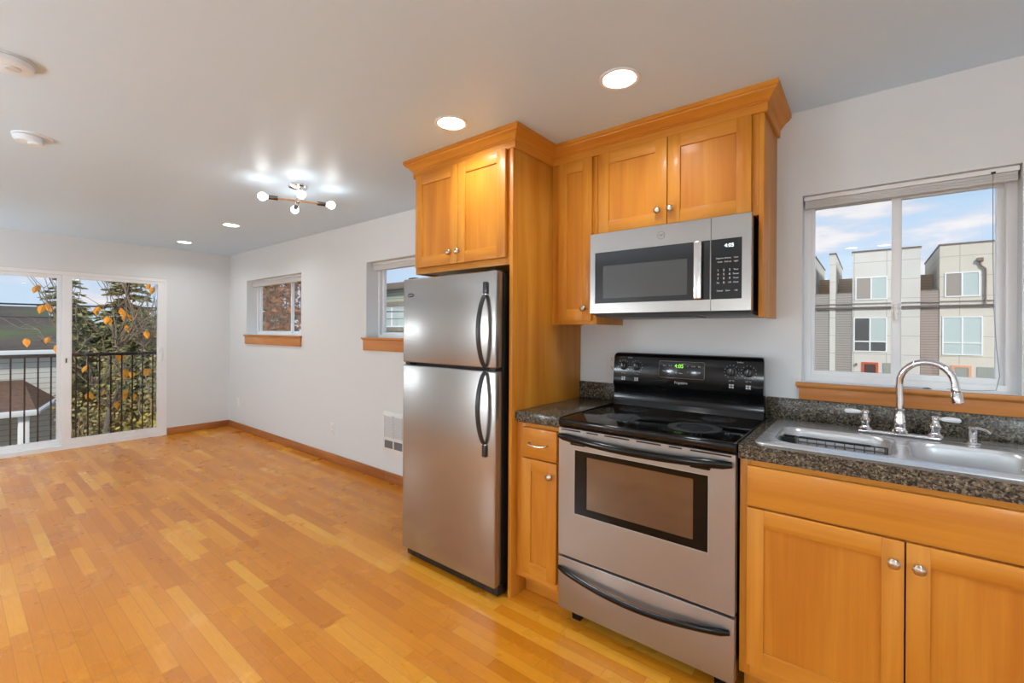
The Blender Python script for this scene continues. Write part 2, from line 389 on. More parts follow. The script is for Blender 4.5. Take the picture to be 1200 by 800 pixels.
def blind(O, y0, y1, drop, label, cord=False):
    x0, x1, z0, z1 = O
    t = thing('raised_blind', ((x0+x1)/2, (y0+y1)/2, z1), label, 'window blind')
    m1 = M(); m1.box(x0+.004, x1-.004, y0, y1, z1-.020, z1-.002, bev=.002); m1.build('headrail', white, t)
    m1 = M(); n = 6; h = (drop-.024)/n
    for k in range(n):
        zt = z1-.022-k*h
        m1.box(x0+.008, x1-.008, y0+.006-.0015*(k % 2), y1-.004+.0015*(k % 2), zt-h+.0008, zt, bev=.0012, seg=1)
    m1.build('folded_shade', offw, t)
    if cord:
        xx = .353; P = [(xx, y0+.004, z1-.02), (xx+.001, y0+.002, 1.6), (xx+.004, y0+.004, 1.4), (xx+.012, y0+.006, 1.25), (xx+.02, y0+.004, 1.15), (xx+.01, y0-.004, 1.098), (xx-.05, y0-.01, 1.092), (xx-.12, y0-.0, 1.092)]
        Q = []
        for i in range(len(P)-1):
            for k in range(4): Q.append(Vector(P[i]).lerp(Vector(P[i+1]), k/4))
        Q.append(Vector(P[-1]))
        m1 = M(); m1.tube(Q, .0012, 6); m1.build('pull_cord', mat('cord_grey', (150, 150, 150), .7), t)
        m1 = M(); m1.tube([(.08, 2.405, 1.0885), (.12, 2.40, 1.0885), (.165, 2.388, 1.0885)], .0012, 6); m1.tube([(.163, 2.389, 1.0895), (.178, 2.384, 1.091), (.188, 2.380, 1.0895)], [.002, .0035, .0015], 8); m1.build('cord_tassel', mat('tassel_grey', (96, 96, 98), .5), t)
        m1 = M(); m1.box(xx-.006, xx+.006, y0-.003, y0+.003, z1-.021, z1-.014); m1.build('cord_lock', dkline, t)
    return t
blind(WS, 2.398, 2.440, .056, 'raised grey-white shade above the kitchen sink window', True)
blind(WA, 2.44, 2.50, .078, 'raised white shade in the small window beside the far corner')
blind(WBn, 2.44, 2.50, .072, 'raised white shade in the small window beside the refrigerator')

# sliding glass door
d1 = thing('door_1', (XF-.08, .78, 0), kind='structure')
m1 = M(); m1.slab('x', [DY0, DY0+.035, DY1-.03, DY1], [0.001, .045, DZ-.04, DZ-.001], XF-.12, XF-.004, lambda i, j: i == 1 and j == 1); m1.build('door_frame', white, d1)
def door_sash(y0, y1, x0, x1, wl, wr):
    m1 = M(); m1.slab('x', [y0, y0+wl, y1-wr, y1], [.046, .105, DZ-.075, DZ-.041], x0, x1, lambda i, j: i == 1 and j == 1)
    sh = m1.build('sliding_sash', white, d1)
    m1 = M(); m1.box((x0+x1)/2-.003, (x0+x1)/2+.003, y0+wl-.005, y1-wr+.005, .10, DZ-.07); m1.build('glass_pane', gl, sh)
    return sh
door_sash(DY0+.03, .80, XF-.10, XF-.065, .06, .06)
sh = door_sash(.772, DY1-.025, XF-.05, XF-.012, .076, .064)
m1 = M(); m1.tube([(XF-.012, 1.632, 1.05), (XF+.018, 1.632, 1.04), (XF+.026, 1.632, 1.0), (XF+.018, 1.632, .94), (XF-.012, 1.632, .93)], .009, 8); m1.box(XF-.012, XF-.006, 1.615, 1.648, .90, 1.08, bev=.003); m1.build('door_handle', white, sh)
m1 = M(); m1.box(XF-.012, XF-.006, .800, .812, .93, .98, bev=.002); m1.build('finger_pull', mat('grey_metal', (90, 90, 92), .4), sh)

# ------------------------------------------------------------------ kitchen cabinets
def knob(x, y, z, parent, r=.0155):
    m1 = M()
    m1.lathe([(.007, 0), (.007, .004), (.0055, .010), (.009, .013), (r*.9, .016), (r, .020), (r*.97, .024), (r*.7, .0285), (r*.3, .0305), (.0005, .031)], (x, y, z), (0, -1, 0), 32, mod=lambda t, h: 1+(.05*math.cos(5*(t+h*90)) if h > .014 else 0))
    return m1.build('knob', nickel, parent)
def shaker(parent, x0, x1, z0, z1, yf, st=.055, rl=.06, th=.019, rec=.007):
    m1 = M(); b = .0012
    m1.box(x0, x0+st, yf, yf+th, z0, z1, 0, b); m1.box(x1-st, x1, yf, yf+th, z0, z1, 0, b)
    m1.box(x0+st, x1-st, yf+.0004, yf+th, z0, z0+rl, 1, b); m1.box(x0+st, x1-st, yf+.0004, yf+th, z1-rl, z1, 1, b)
    m1.box(x0+st-.004, x1-st+.004, yf+rec, yf+th-.003, z0+rl-.004, z1-rl+.004, 2)
    return m1.build('door', [wv, wh, wpan], parent)
def drawer_front(parent, x0, x1, z0, z1, yf):
    m1 = M(); m1.box(x0, x1, yf, yf+.019, z0, z1, 0, .0018); return m1.build('drawer_front', wh, parent)
BX = -1.362          # right face of tall side panel
# cabinet above the refrigerator, with its tall end panel
t = thing('refrigerator_cabinet', (-1.73, 2.05, 0), 'tall honey wood cabinet bridging over the stainless refrigerator, two doors', 'cabinet')
m1 = M(); FX0, FY = -2.10, 1.725
m1.box(FX0, FX0+.018, FY+.02, YW-.001, 1.632, 2.292); m1.box(FX0+.018, BX-.02, FY+.02, YW-.001, 1.640, 1.658); m1.box(FX0+.018, BX-.02, YW-.012, YW-.001, 1.658, 2.292)
m1.build('cabinet_box', wv, t)
m1 = M(); m1.box(FX0, FX0+.035, FY, FY+.02, 1.632, 2.292, 0, .001); m1.box(BX-.052, BX-.0205, FY, FY+.02, 1.632, 2.292, 0, .001); m1.box(FX0+.035, BX-.052, FY, FY+.02, 1.632, 1.668, 1, .001); m1.box(FX0+.035, BX-.052, FY, FY+.02, 2.19, 2.292, 1, .001)
m1.build('face_frame', [wv, wh], t)
m1 = M(); m1.box(BX-.02, BX, 1.715, YW-.001, 0.0, 2.292, 0, .0012); m1.build('end_panel', wv, t)
d = shaker(t, -2.082, -1.7375, 1.667, 2.202, 1.705); knob(-1.788, 1.705, 1.728, d)
d = shaker(t, -1.7345, -1.404, 1.667, 2.202, 1.705); knob(-1.735+.012, 1.705, 1.728, d)
# narrow wall cabinet
UF = 2.062           # upper face-frame front
t = thing('narrow_wall_cabinet', (-1.226, 2.2, 1.34), 'narrow single-door honey wood wall cabinet left of the microwave', 'cabinet')
m1 = M(); m1.box(BX+.001, BX+.016, UF+.02, YW-.001, 1.34, 2.292); m1.box(-1.106, -1.091, UF+.0, YW-.001, 1.34, 2.292, 0, .001); m1.box(BX+.016, -1.106, UF+.02, YW-.001, 1.352, 1.368); m1.box(BX+.016, -1.106, YW-.012, YW-.001, 1.368, 2.292)
m1.build('cabinet_box', wv, t)
m1 = M(); m1.box(BX+.001, -1.30, UF, UF+.02, 1.34, 2.292, 0, .001); m1.box(-1.13, -1.1065, UF, UF+.02, 1.34, 2.292, 0, .001); m1.box(-1.30, -1.13, UF, UF+.02, 1.34, 1.372, 1, .001); m1.box(-1.30, -1.13, UF, UF+.02, 2.18, 2.292, 1, .001)
m1.build('face_frame', [wv, wh], t)
d = shaker(t, -1.312, -1.112, 1.360, 2.195, UF-.019, .053, .06); knob(-1.150, UF-.019, 1.422, d)
# cabinet above microwave
t = thing('microwave_wall_cabinet', (-.715, 2.2, 1.78), 'double-door honey wood wall cabinet mounted above the microwave', 'cabinet')
CR = -.338
m1 = M(); m1.box(-1.089, -1.074, UF+.02, YW-.001, 1.784, 2.292); m1.box(-1.074, CR-.02, UF+.02, YW-.001, 1.784, 1.80); m1.box(-1.074, CR-.02, YW-.012, YW-.001, 1.80, 2.292); m1.build('cabinet_box', wv, t)
m1 = M(); m1.box(CR-.019, CR, UF+.0, YW-.001, 1.368, 2.292, 0, .001); m1.build('end_panel', wv, t)
m1 = M(); m1.box(-1.089, -1.062, UF, UF+.02, 1.784, 2.292, 0, .001); m1.box(CR-.05, CR-.0195, UF, UF+.02, 1.784, 2.292, 0, .001); m1.box(-1.062, CR-.05, UF, UF+.02, 1.784, 1.812, 1, .001); m1.box(-1.062, CR-.05, UF, UF+.02, 2.17, 2.292, 1, .001)
m1.build('face_frame', [wv, wh], t)
d = shaker(t, -1.074, -.7285, 1.797, 2.195, UF-.019, .056, .058); knob(-.766, UF-.019, 1.862, d)
d = shaker(t, -.7245, -.382, 1.797, 2.195, UF-.019, .056, .058); knob(-.708, UF-.019, 1.862, d)
# crown moulding swept round the cabinets
prof = [(0.0007, 2.197), (.011, 2.197), (.013, 2.200), (.013, 2.231), (.018, 2.234), (.018, 2.239), (.022, 2.241), (.026, 2.247), (.033, 2.255), (.042, 2.262), (.049, 2.267), (.051, 2.273), (.056, 2.276), (.056, 2.2945), (0.0007, 2.2945)]
path = [Vector((FX0, YW, 0)), Vector((FX0, FY, 0)), Vector((BX, FY, 0)), Vector((BX, UF, 0)), Vector((CR, UF, 0)), Vector((CR, YW, 0))]
nrm = [Vector((-1, 0, 0)), Vector((0, -1, 0)), Vector((1, 0, 0)), Vector((0, -1, 0)), Vector((1, 0, 0))]
R = []
for i, p in enumerate(path):
    if i == 0: o_ = nrm[0]
    elif i == len(path)-1: o_ = nrm[-1]
    else: o_ = nrm[i-1] + nrm[i]
    R.append([p + o_*pr + Vector((0, 0, z)) for pr, z in prof])
m1 = M()
for i in range(len(R)-1): m1.rings([R[i], R[i+1]], 0 if nrm[i].y else 1, cap=(i in (0, len(R)-2)))
tag(m1.build('crown_molding', [wh, wy], loc=(-1.2, 2.0, 2.197), sharp=25), 'stepped honey wood crown running along the cabinet tops at the ceiling', 'molding')

# base cabinets
def base_box(t, x0, x1, zt=.862):
    m1 = M(); m1.box(x0, x0+.018, 1.775, YW-.001, .105, zt); m1.box(x1-.018, x1, 1.775, YW-.001, .105, zt); m1.box(x0+.018, x1-.018, 1.775, YW-.001, .105, .123); m1.box(x0+.018, x1-.018, YW-.012, YW-.001, .123, zt)
    m1.build('cabinet_box', wv, t)
    m1 = M(); m1.box(x0+.002, x1-.002, 1.835, 1.85, 0, .105); m1.build('toe_kick', wh, t)
t = thing('narrow_base_cabinet', (-1.228, 2.05, 0), 'narrow honey wood base cabinet between refrigerator panel and range', 'cabinet')
base_box(t, BX+.001, -1.1005)
m1 = M(); m1.box(BX+.001, -1.302, 1.757, 1.775, .105, .862, 0, .001); m1.box(-1.125, -1.1005, 1.757, 1.775, .105, .862, 0, .001); m1.box(-1.302, -1.125, 1.757, 1.775, .105, .16, 1); m1.box(-1.302, -1.125, 1.757, 1.775, .69, .71, 1); m1.box(-1.302, -1.125, 1.757, 1.775, .83, .862, 1)
m1.build('face_frame', [wv, wh], t)
d = drawer_front(t, -1.316, -1.118, .700, .842, 1.738)
m1 = M(); zz = .770
m1.tube([(-1.268, 1.738, zz+.003), (-1.268, 1.722, zz+.002), (-1.262, 1.713, zz-.001), (-1.24, 1.710, zz-.003), (-1.217, 1.709, zz-.004), (-1.194, 1.710, zz-.003), (-1.173, 1.713, zz-.001), (-1.167, 1.722, zz+.002), (-1.167, 1.738, zz+.003)], .0038, 8); m1.build('pull', nickel, d)
d = shaker(t, -1.316, -1.118, .142, .694, 1.738, .052, .058); knob(-1.148, 1.738, .634, d)
def sinkbase(x0, x1, name, label):
    t = thing(name, ((x0+x1)/2, 2.05, 0), label, 'cabinet'); base_box(t, x0, x1)
    m1 = M(); m1.box(x0, x0+.035, 1.757, 1.775, .105, .862, 0, .001); m1.box(x1-.035, x1, 1.757, 1.775, .105, .862, 0, .001)
    for a, b in ((.105, .16), (.69, .715), (.83, .862)): m1.box(x0+.035, x1-.035, 1.757, 1.775, a, b, 1)
    m1.build('face_frame', [wv, wh], t)
    drawer_front(t, x0+.026, x1-.026, .706, .842, 1.738); xm = (x0+x1)/2
    d = shaker(t, x0+.026, xm-.002, .152, .697, 1.738, .052, .06); knob(xm-.026, 1.738, .634, d)
    d = shaker(t, xm+.002, x1-.026, .152, .697, 1.738, .052, .06); knob(xm+.029, 1.738, .634, d)
sinkbase(-.358, .526, 'sink_base_cabinet', 'wide honey wood base cabinet under the sink, two doors and a false drawer')

# granite worktops
t = thing('granite_worktop', (-1.228, 2.05, .863), 'short speckled granite worktop between refrigerator panel and range', 'worktop')
m1 = M(); m1.box(BX+.001, -1.099, 1.737, YW-.001, .863, .913, 0, .004); m1.build('slab', gran, t)
m1 = M(); m1.box(BX+.001, -1.092, YW-.021, YW-.001, .9132, 1.009, 0, .002); m1.build('backsplash', gran, t)
t = thing('granite_worktop', (.3, 2.05, .863), 'long speckled granite worktop around the sink under the window', 'worktop')
SX0, SX1, SY0, SY1 = -.30, .44, 1.805, 2.315
m1 = M(); m1.slab('z', [-.360, SX0, SX1, 1.12], [1.737, SY0, SY1, YW-.001], .863, .913, lambda i, j: i == 1 and j == 1); m1.build('slab', gran, t)
m1 = M(); m1.box(-.372, 1.12, YW-.021, YW-.001, .9132, 1.009, 0, .002); m1.build('backsplash', gran, t)

# ------------------------------------------------------------------ sink
t = thing('double_bowl_sink', (.07, 2.08, .913), 'stainless double-bowl drop-in sink set in the granite worktop', 'sink')
m1 = M(); bm = m1.bm
ZR = .9185
out_ = rrect(-.318, .462, 1.782, 2.336, .03, ZR); b1 = rrect(-.275, .074, 1.848, 2.178, .075, ZR-.001); b2 = rrect(.104, .415, 1.848, 2.178, .07, ZR-.001)
def loop(P):
    vs = [bm.verts.new(p) for p in P]; es = [bm.edges.new((vs[i], vs[(i+1) % len(vs)])) for i in range(len(vs))]; return vs, es
lo, eo = loop(out_); l1, e1 = loop(b1); l2, e2 = loop(b2)
bmesh.ops.triangle_fill(bm, use_beauty=True, edges=eo+e1+e2)
def skirt(vs, P2):
    nv = [bm.verts.new(p) for p in P2]
    for i in range(len(vs)):
        j = (i+1) % len(vs); bm.faces.new((vs[i], vs[j], nv[j], nv[i]))
    return nv
skirt(skirt(lo, rrect(-.321, .465, 1.779, 2.339, .033, ZR-.002)), rrect(-.322, .466, 1.778, 2.340, .034, .9134))
m1.build('rim', sss, t, sharp=40)
for (x0, x1), lst in (((-.275, .074), b1), ((.104, .415), b2)):
    m1 = M(); R = [lst]
    for ins, z, rr in ((.004, ZR-.005, .073), (.008, ZR-.02, .072), (.014, .80, .07), (.020, .755, .07), (.034, .738, .065), (.07, .733, .05)):
        R.append(rrect(x0+ins, x1-ins, 1.848+ins, 2.178-ins, rr, z))
    m1.rings(R, 0, cap=False); m1.face(R[-1]); bw = m1.build('bowl', sss, t, sharp=50)
    m1 = M(); cx = (x0+x1)/2; m1.lathe([(.042, .7335), (.045, .7375), (.036, .738), (.030, .735), (.0005, .734)], (cx, 2.02, 0), seg=24); m1.build('drain', chrome, bw)
# faucet
FYc = 2.238
t = thing('kitchen_faucet', (.09, FYc, .919), 'chrome gooseneck bridge faucet with two clear lever handles behind the sink', 'faucet')
m1 = M(); m1.box(-.035, .205, FYc-.016, FYc+.016, .9188, .932, 0, .006, 3); m1.build('base_plate', chrome, t)
m1 = M(); m1.lathe([(.027, .931), (.027, .938), (.022, .944), (.021, .955), (.0225, .965), (.018, .99), (.0155, 1.012), (.0165, 1.018), (.013, 1.022)], (.090, FYc, 0), seg=24)
ctl = [(.090, FYc, 1.02), (.090, FYc, 1.06), (.088, FYc, 1.11)]
cx_, rz = .160, .083
for k in range(1, 15):
    a = math.pi - math.pi*1.02*k/14; ctl.append((.162+.074*math.cos(a), FYc-.035*(k/14), 1.118+rz*math.sin(a)))
m1.tube(ctl, .0115, 14); m1.build('spout', chrome, t)
ex = ctl[-1]
m1 = M(); m1.lathe([(.0125, 0), (.0135, .006), (.0135, .014), (.0125, .017), (.0150, .021), (.0165, .045), (.0165, .054), (.013, .057)], (ex[0], ex[1], ex[2]+.004), (.12, 0, -1), 20); m1.build('spray_head', chrome, t)
for hx, sg in ((-.012, -1), (.188, 1)):
    m1 = M(); m1.lathe([(.024, .930), (.024, .937), (.016, .943), (.0145, .955), (.018, .962), (.0185, .968), (.012, .978), (.010, .990), (.013, .994), (.013, 1.001), (.008, 1.006), (.001, 1.007)], (hx, FYc-.002, 0), seg=20)
    hb = m1.build('handle_base', chrome, t)
    m1 = M(); m1.tube([(hx, FYc-.002, .996), (hx+sg*.018, FYc-.004, .996)], .006, 10)
    m1.tube([(hx+sg*.016, FYc-.004, .996), (hx+sg*.026, FYc-.005, .997), (hx+sg*.045, FYc-.006, .997), (hx+sg*.062, FYc-.008, .996), (hx+sg*.066, FYc-.008, .996)], [.006, .0085, .0095, .008, .003], 12, 1)
    m1.build('lever', [chrome, acryl], hb)
t = thing('soap_dispenser', (.285, 2.252, .919), 'small chrome soap dispenser pump right of the faucet', 'soap dispenser')
m1 = M(); m1.lathe([(.024, .9188), (.024, .923), (.014, .926), (.0135, .955), (.015, .958), (.015, .972), (.010, .978), (.001, .979)], (.285, 2.252, 0), seg=20); m1.build('pump_body', chrome, t)
m1 = M(); m1.tube([(.285, 2.252, .973), (.300, 2.246, .974), (.318, 2.239, .970), (.327, 2.236, .960)], [.006, .005, .0045, .004], 10); m1.build('nozzle', chrome, t)
# dish rack in left bowl
t = thing('dish_rack', (-.12, 2.07, .739), 'wire dish rack with black end caddy sitting in the left sink bowl', 'dish rack')
m1 = M()
rz_ = .903
m1.tube([(-.235, 2.045, rz_), (.052, 2.045, rz_)], .0028, 8); m1.tube([(-.235, 2.11, rz_-.03), (.052, 2.11, rz_-.03)], .0022, 8)
for k in range(10):
    x = -.213+k*.0285; m1.tube([(x, 2.045, rz_), (x, 2.046, .84), (x, 2.05, .78), (x, 2.07, .765), (x, 2.10, .78), (x, 2.11, rz_-.03)], .0016, 6)
m1.tube([(-.235, 2.045, .80), (.05, 2.045, .80)], .0016, 6)
for x in (-.232, .050): m1.tube([(x, 2.045, rz_), (x, 2.045, .739)], .0026, 8); m1.tube([(x, 2.11, rz_-.03), (x, 2.11, .739)], .0022, 8)
m1.build('wire_frame', mat('rack_wire', (84, 82, 80), .35, metal=.6), t)
m1 = M(); m1.tube([(-.21, 2.041, rz_+.001), (.005, 2.041, rz_+.001)], .0042, 8, 0, .003); m1.build('rubber_grip', rubber, t)
m1 = M(); m1.slab('z', [-.262, -.258, -.222, -.218], [1.985, 1.989, 2.041, 2.0445], .80, .908, lambda i, j: i == 1 and j == 1); m1.box(-.2581, -.2219, 1.9889, 2.0411, .80, .805)
m1.build('caddy', rubber, t)

# ------------------------------------------------------------------ refrigerator
t = thing('refrigerator', (-1.755, 2.0, 0), 'stainless top-freezer refrigerator with black sides and arched handles', 'refrigerator')
RX0, RX1, RY = -2.106, -1.403, 1.640
m1 = M(); m1.box(RX0+.004, RX1-.004, 1.706, 2.33, .035, 1.59, 0, .006)
for x in (RX0+.05, RX1-.05):
    for y in (1.76, 2.27): m1.lathe([(.02, 0), (.02, .036)], (x, y, 0), seg=12)
m1.build('body', blackm, t)
m1 = M(); m1.box(RX0+.01, RX1-.01, 1.692, 1.707, .075, 1.59); m1.build('gasket', mat('gasket', (26, 27, 29), .6), t)
m1 = M(); m1.box(RX0+.01, RX1-.004, 1.672, 1.75, .012, .060, 0, .004)
for k in range(24): m1.box(RX0+.04+k*.026, RX0+.055+k*.026, 1.6705, 1.673, .022, .052)
m1.build('kick_grille', blackp, t)
def bow(z_in, z_out, parent, yf):
    # arched grip: foot at z_out (with a block), pinched at z_in
    hx = -1.466; P = []; rw = []; rd = []
    n = 22
    for k in range(n+1):
        s = k/n; z = z_out + (z_in-z_out)*s
        b = math.sin(math.pi*min(1, max(0, s)))**.62
        P.append((hx, yf-.006-.052*b, z)); rw.append(.0115+.002*b if 0 < k < n else .009); rd.append(.009)
    m1 = M(); m1.tube(P, rw, 12, 0, ry=rd, upv=(1, 0, 0))
    return m1, hx
def fridge_door(name, z0, z1, zi, zo, label=None):
    m1 = M(); m1.box(RX0, RX1, RY, 1.692, z0, z1, 0, .007, 3); d = m1.build(name, ssf, t)
    m1, hx = bow(zi, zo-(.062 if zo > zi else -.062), d, RY)
    dz = 1 if zo > zi else -1; ze = zo-dz*.062
    m1.box(hx-.0125, hx+.0125, RY-.014, RY-.0005, min(ze+dz*.004, zo), max(ze+dz*.004, zo), 0, .004)
    h = m1.build('handle', mat('handle_charcoal', (52, 54, 57), .25), d)
    m1 = M(); m1.box(hx-.0135, hx+.0135, RY-.0155, RY-.0003, ze-.0025+dz*.001, ze+.0025+dz*.001, 0, .001); m1.build('handle_trim', chrome, h)
    return d
fd = fridge_door('freezer_door', 1.123, 1.596, 1.128, 1.543)
fridge_door('refrigerator_door', .063, 1.108, 1.105, .690)
m1 = M(); m1.lathe([(1, 0), (1, .002), (.93, .003), (.001, .0031)], (0, 0, 0), (0, -1, 0), 28)
for v in m1.bm.verts: v.co = Vector((v.co.x*.026-2.040, v.co.y*1.0+RY, v.co.z*.0105+1.503))
m1.text('Frigidaire', .0125, (-2.040, RY-.0034, 1.503), m=1, depth=.0003)
m1.build('badge', [mat('badge_dark', (48, 46, 48), .3), prn], fd, sharp=30)
for a, b in ((RX0+.02, RX0+.075), (RX1-.07, RX1-.02)):
    m1 = M(); m1.box(a, b, 1.66, 1.72, 1.597, 1.606, 0, .003); m1.build('hinge_cover', blackp, t)
for a, b in ((RX0+.012, RX0+.05), (RX1-.05, RX1-.01)):
    m1 = M(); m1.box(a, b, 1.65, 1.70, 1.1095, 1.1215); m1.build('middle_hinge', blackp, t)

# ------------------------------------------------------------------ electric range
GX0, GX1 = -1.0945, -.3665
t = thing('electric_range', (-.73, 2.0, 0), 'stainless freestanding electric range with black glass cooktop', 'range')
m1 = M(); m1.box(GX0+.002, GX1-.002, 1.762, 2.33, .065, .878, 0, .002)
for x in (GX0+.06, GX1-.06):
    for y in (1.80, 2.27): m1.box(x-.02, x+.02, y-.02, y+.02, 0, .066)
m1.build('body', blackg, t)
# oven door with window opening
m1 = M(); GY = 1.722
m1.slab('y', [GX0, -1.017, -.453, GX1], [.307, .500, .787, .873], GY, GY+.038, lambda i, j: i == 1 and j == 1)
dr = m1.build('oven_door', ssr, t)
m1 = M(); m1.slab('y', [-1.017, -.955, -.510, -.453], [.500, .535, .760, .787], GY+.003, GY+.01, lambda i, j: i == 1 and j == 1, 0); m1.box(-.9548, -.5102, GY+.004, GY+.0085, .5352, .7598, 1); m1.build('oven_window', [mat('oven_glass_border', (10, 10, 10), .1, spec=.25), ovenin], dr)
m1 = M(); frame_ring(m1, -1.0165, -.4535, .5005, .7865, GY-.0006, GY+.004, .003); m1.build('window_trim', mat('window_bead', (176, 172, 166), .4), dr)
m1 = M()
for a, b in ((GX0+.012, -.985), (-.955, -.90), (-.87, -.76), (-.73, -.63), (-.60, -.55), (-.52, GX1-.012)): m1.box(a, b, GY-.0006, GY+.002, .8635, .8695)
m1.build('vent_slots', darkslot, dr)
def bowx(x0, x1, z, sag, out, rz_, ry_, ends=.0):
    P = []; A = []; B = []; n = 26
    for k in range(n+1):
        s = k/n; e_ = math.sin(math.pi*s)
        P.append((x0+(x1-x0)*s, GY-.006-out*min(1, e_**.5*1.0), z-sag*e_)); A.append(rz_*(1 if 0 < k < n else .7)); B.append(ry_)
    m1 = M(); m1.tube(P, A, 12, 0, ry=B, upv=(0, 0, 1)); return m1
m1 = bowx(GX0+.006, GX1-.010, .838, .012, .030, .0155, .011); m1.box(GX0+.07, GX0+.14, GY-.02, GY, .808, .824, 0, .003); m1.box(GX1-.15, GX1-.08, GY-.02, GY, .808, .824, 0, .003); m1.build('oven_handle', blackg, dr)
m1 = M(); m1.box(GX0, GX1, GY, GY+.036, .066, .296, 0, .003); sd = m1.build('storage_drawer', ssr, t)
m1 = bowx(GX0+.008, GX1-.014, .249, .036, .026, .0125, .010); m1.build('drawer_handle', blackg, sd)
# cooktop
m1 = M(); m1.box(GX0-.003, GX1+.003, 1.715, 2.31, .880, .9145, 0, .010, 4); ck = m1.build('cooktop', blackc, t)
m1 = M()
def disc_ring(m1, cx, cy, r0, r1, z, m=0):
    m1.rings([[(cx+r*math.cos(a), cy+r*math.sin(a), z) for a in [2*math.pi*k/40 for k in range(40)]] for r in (r0, r1)], m, cap=False)
for cx, cy, r in ((-.892, 1.915, .092), (-.925, 2.15, .072), (-.560, 1.905, .105), (-.530, 2.155, .072)):
    m1 = M()
    disc_ring(m1, cx, cy, .0, r*.62, .9148); disc_ring(m1, cx, cy, r*.66, r, .9148, 1); m1.build('burner_ring', [mat('burner_inner', (44, 46, 48), .28), ring], ck, recalc=True)
for a in (GX1+.0005, GX0-.004):
    m1 = M(); m1.box(a, a+.0035, 1.73, 2.30, .9125, .9165); m1.build('side_trim', mat('dark_chrome', (120, 122, 126), .2, metal=1), ck)
# backguard (profile swept along X)
m1 = M()
P = [(2.262, .915), (2.272, .93), (2.276, 1.010), (2.266, 1.020), (2.262, 1.028), (2.276, 1.170), (2.283, 1.183), (2.295, 1.190), (2.34, 1.190), (2.34, .88), (2.262, .88)]
m1.extr([(GX0+.002, y, z) for y, z in P], (GX1-GX0-.004, 0, 0))
for v in m1.bm.verts:
    if v.co.z > 1.185: v.co.x += .010 if v.co.x < -.7 else -.010
    elif v.co.z > 1.175: v.co.x += .003 if v.co.x < -.7 else -.003
bgd = m1.build('backguard', blackg, t, sharp=50)
def face_y(z): return 2.262+(z-1.028)*(.014/.142)
def on_face(x, z, off=.0008): return Vector((x, face_y(z)-off, z))
m1 = M(); m1.box(-.845, -.618, -.002, .002, -.046, .046, 0, .004)
sl = math.atan2(.014, .142)
for v in m1.bm.verts: v.co = Vector((v.co.x, 2.2705+(v.co.z)*.0986+v.co.y, 1.116+v.co.z))
disp = m1.build('display_panel', mat('panel_gloss', (26, 26, 28), .1), bgd)
m1 = M(); yd = (0, .0986, 1)
def tx(s_, sz, x, z, m=0, off=.0012): m1.text(s_, sz, on_face(x, z, off), yd=yd, m=m, depth=.0003)
pth = [on_face(x, z, .0022) for x, z in ((-.838, 1.157), (-.625, 1.157), (-.621, 1.152), (-.621, 1.08), (-.625, 1.075), (-.838, 1.075), (-.842, 1.08), (-.842, 1.152), (-.838, 1.157))]
m1.tube(pth, .0009, 6, 1)
tx('4:05', .026, -.742, 1.134, 2, .0035)
for x, z, s_ in ((-.815, 1.135, 'Bake'), (-.785, 1.135, 'Broil'), (-.815, 1.107, 'Clean'), (-.785, 1.107, 'Timer'), (-.700, 1.136, '\u2227'), (-.672, 1.136, 'Clock'), (-.645, 1.136, 'Set'), (-.700, 1.106, '\u2228'), (-.672, 1.106, 'Start'), (-.645, 1.106, 'Off'), (-.742, 1.100, 'Min   Hour')):
    tx(s_, .0085, x, z, 0, .0035)
m1.build('display_print', [prn, mat('panel_line', (128, 128, 130), .3), lcdg], disp)
m1 = M(); tx('Frigidaire', .017, -.731, 1.052, 0, .001)
for x, z, s_ in ((-1.035, 1.083, 'LO  HI'), (-.963, 1.080, 'LO  HI'), (-.501, 1.080, 'LO  HI'), (-.430, 1.080, 'LO  HI')): tx(s_, .008, x, z)
for x, z, s_ in ((-1.035, 1.060, '\u25A1\u25A0'), (-.963, 1.056, '\u25A0\u25A1'), (-.501, 1.056, '\u25A1\u25A0\u25A1'), (-.430, 1.056, '\u25A0\u25A1\u25A1')): pass
for x in (-1.035, -.963, -.501, -.430):
    for k in range(12):
        a = math.radians(-60+300*k/11); p = on_face(x+.031*math.sin(a-math.pi/2), 1.121+.031*math.cos(a-math.pi/2))
        m1.box(p.x-.0011, p.x+.0011, p.y-.0004, p.y+.0004, p.z-.0011, p.z+.0011)
    for dx, dz in ((-.006, .004), (.006, .004), (-.006, -.006), (.006, -.006)):
        p = on_face(x+dx, 1.056+dz); m1.box(p.x-.0042, p.x+.0042, p.y-.0004, p.y+.0004, p.z-.0036, p.z+.0036)
tx('Surface', .009, -1.0, 1.166); tx('Surface', .009, -.466, 1.166)
m1.build('panel_print', prn, bgd)
for x in (-1.035, -.963, -.501, -.430):
    m1 = M(); o_ = on_face(x, 1.121, 0)
    m1.lathe([(.0215, 0), (.0215, .003), (.017, .005), (.0155, .016), (.014, .018), (.0005, .0182)], o_, (0, -1, .0986), 24)
    m1.box(x-.0045, x+.0045, o_.y-.026, o_.y-.012, o_.z-.016, o_.z+.016, 0, .0025)
    k = m1.build('control_knob', blackp, bgd)
    m1 = M(); m1.box(x-.0012, x+.0012, o_.y-.0268, o_.y-.0255, o_.z+.002, o_.z+.0155); m1.build('pointer_mark', prn, k)

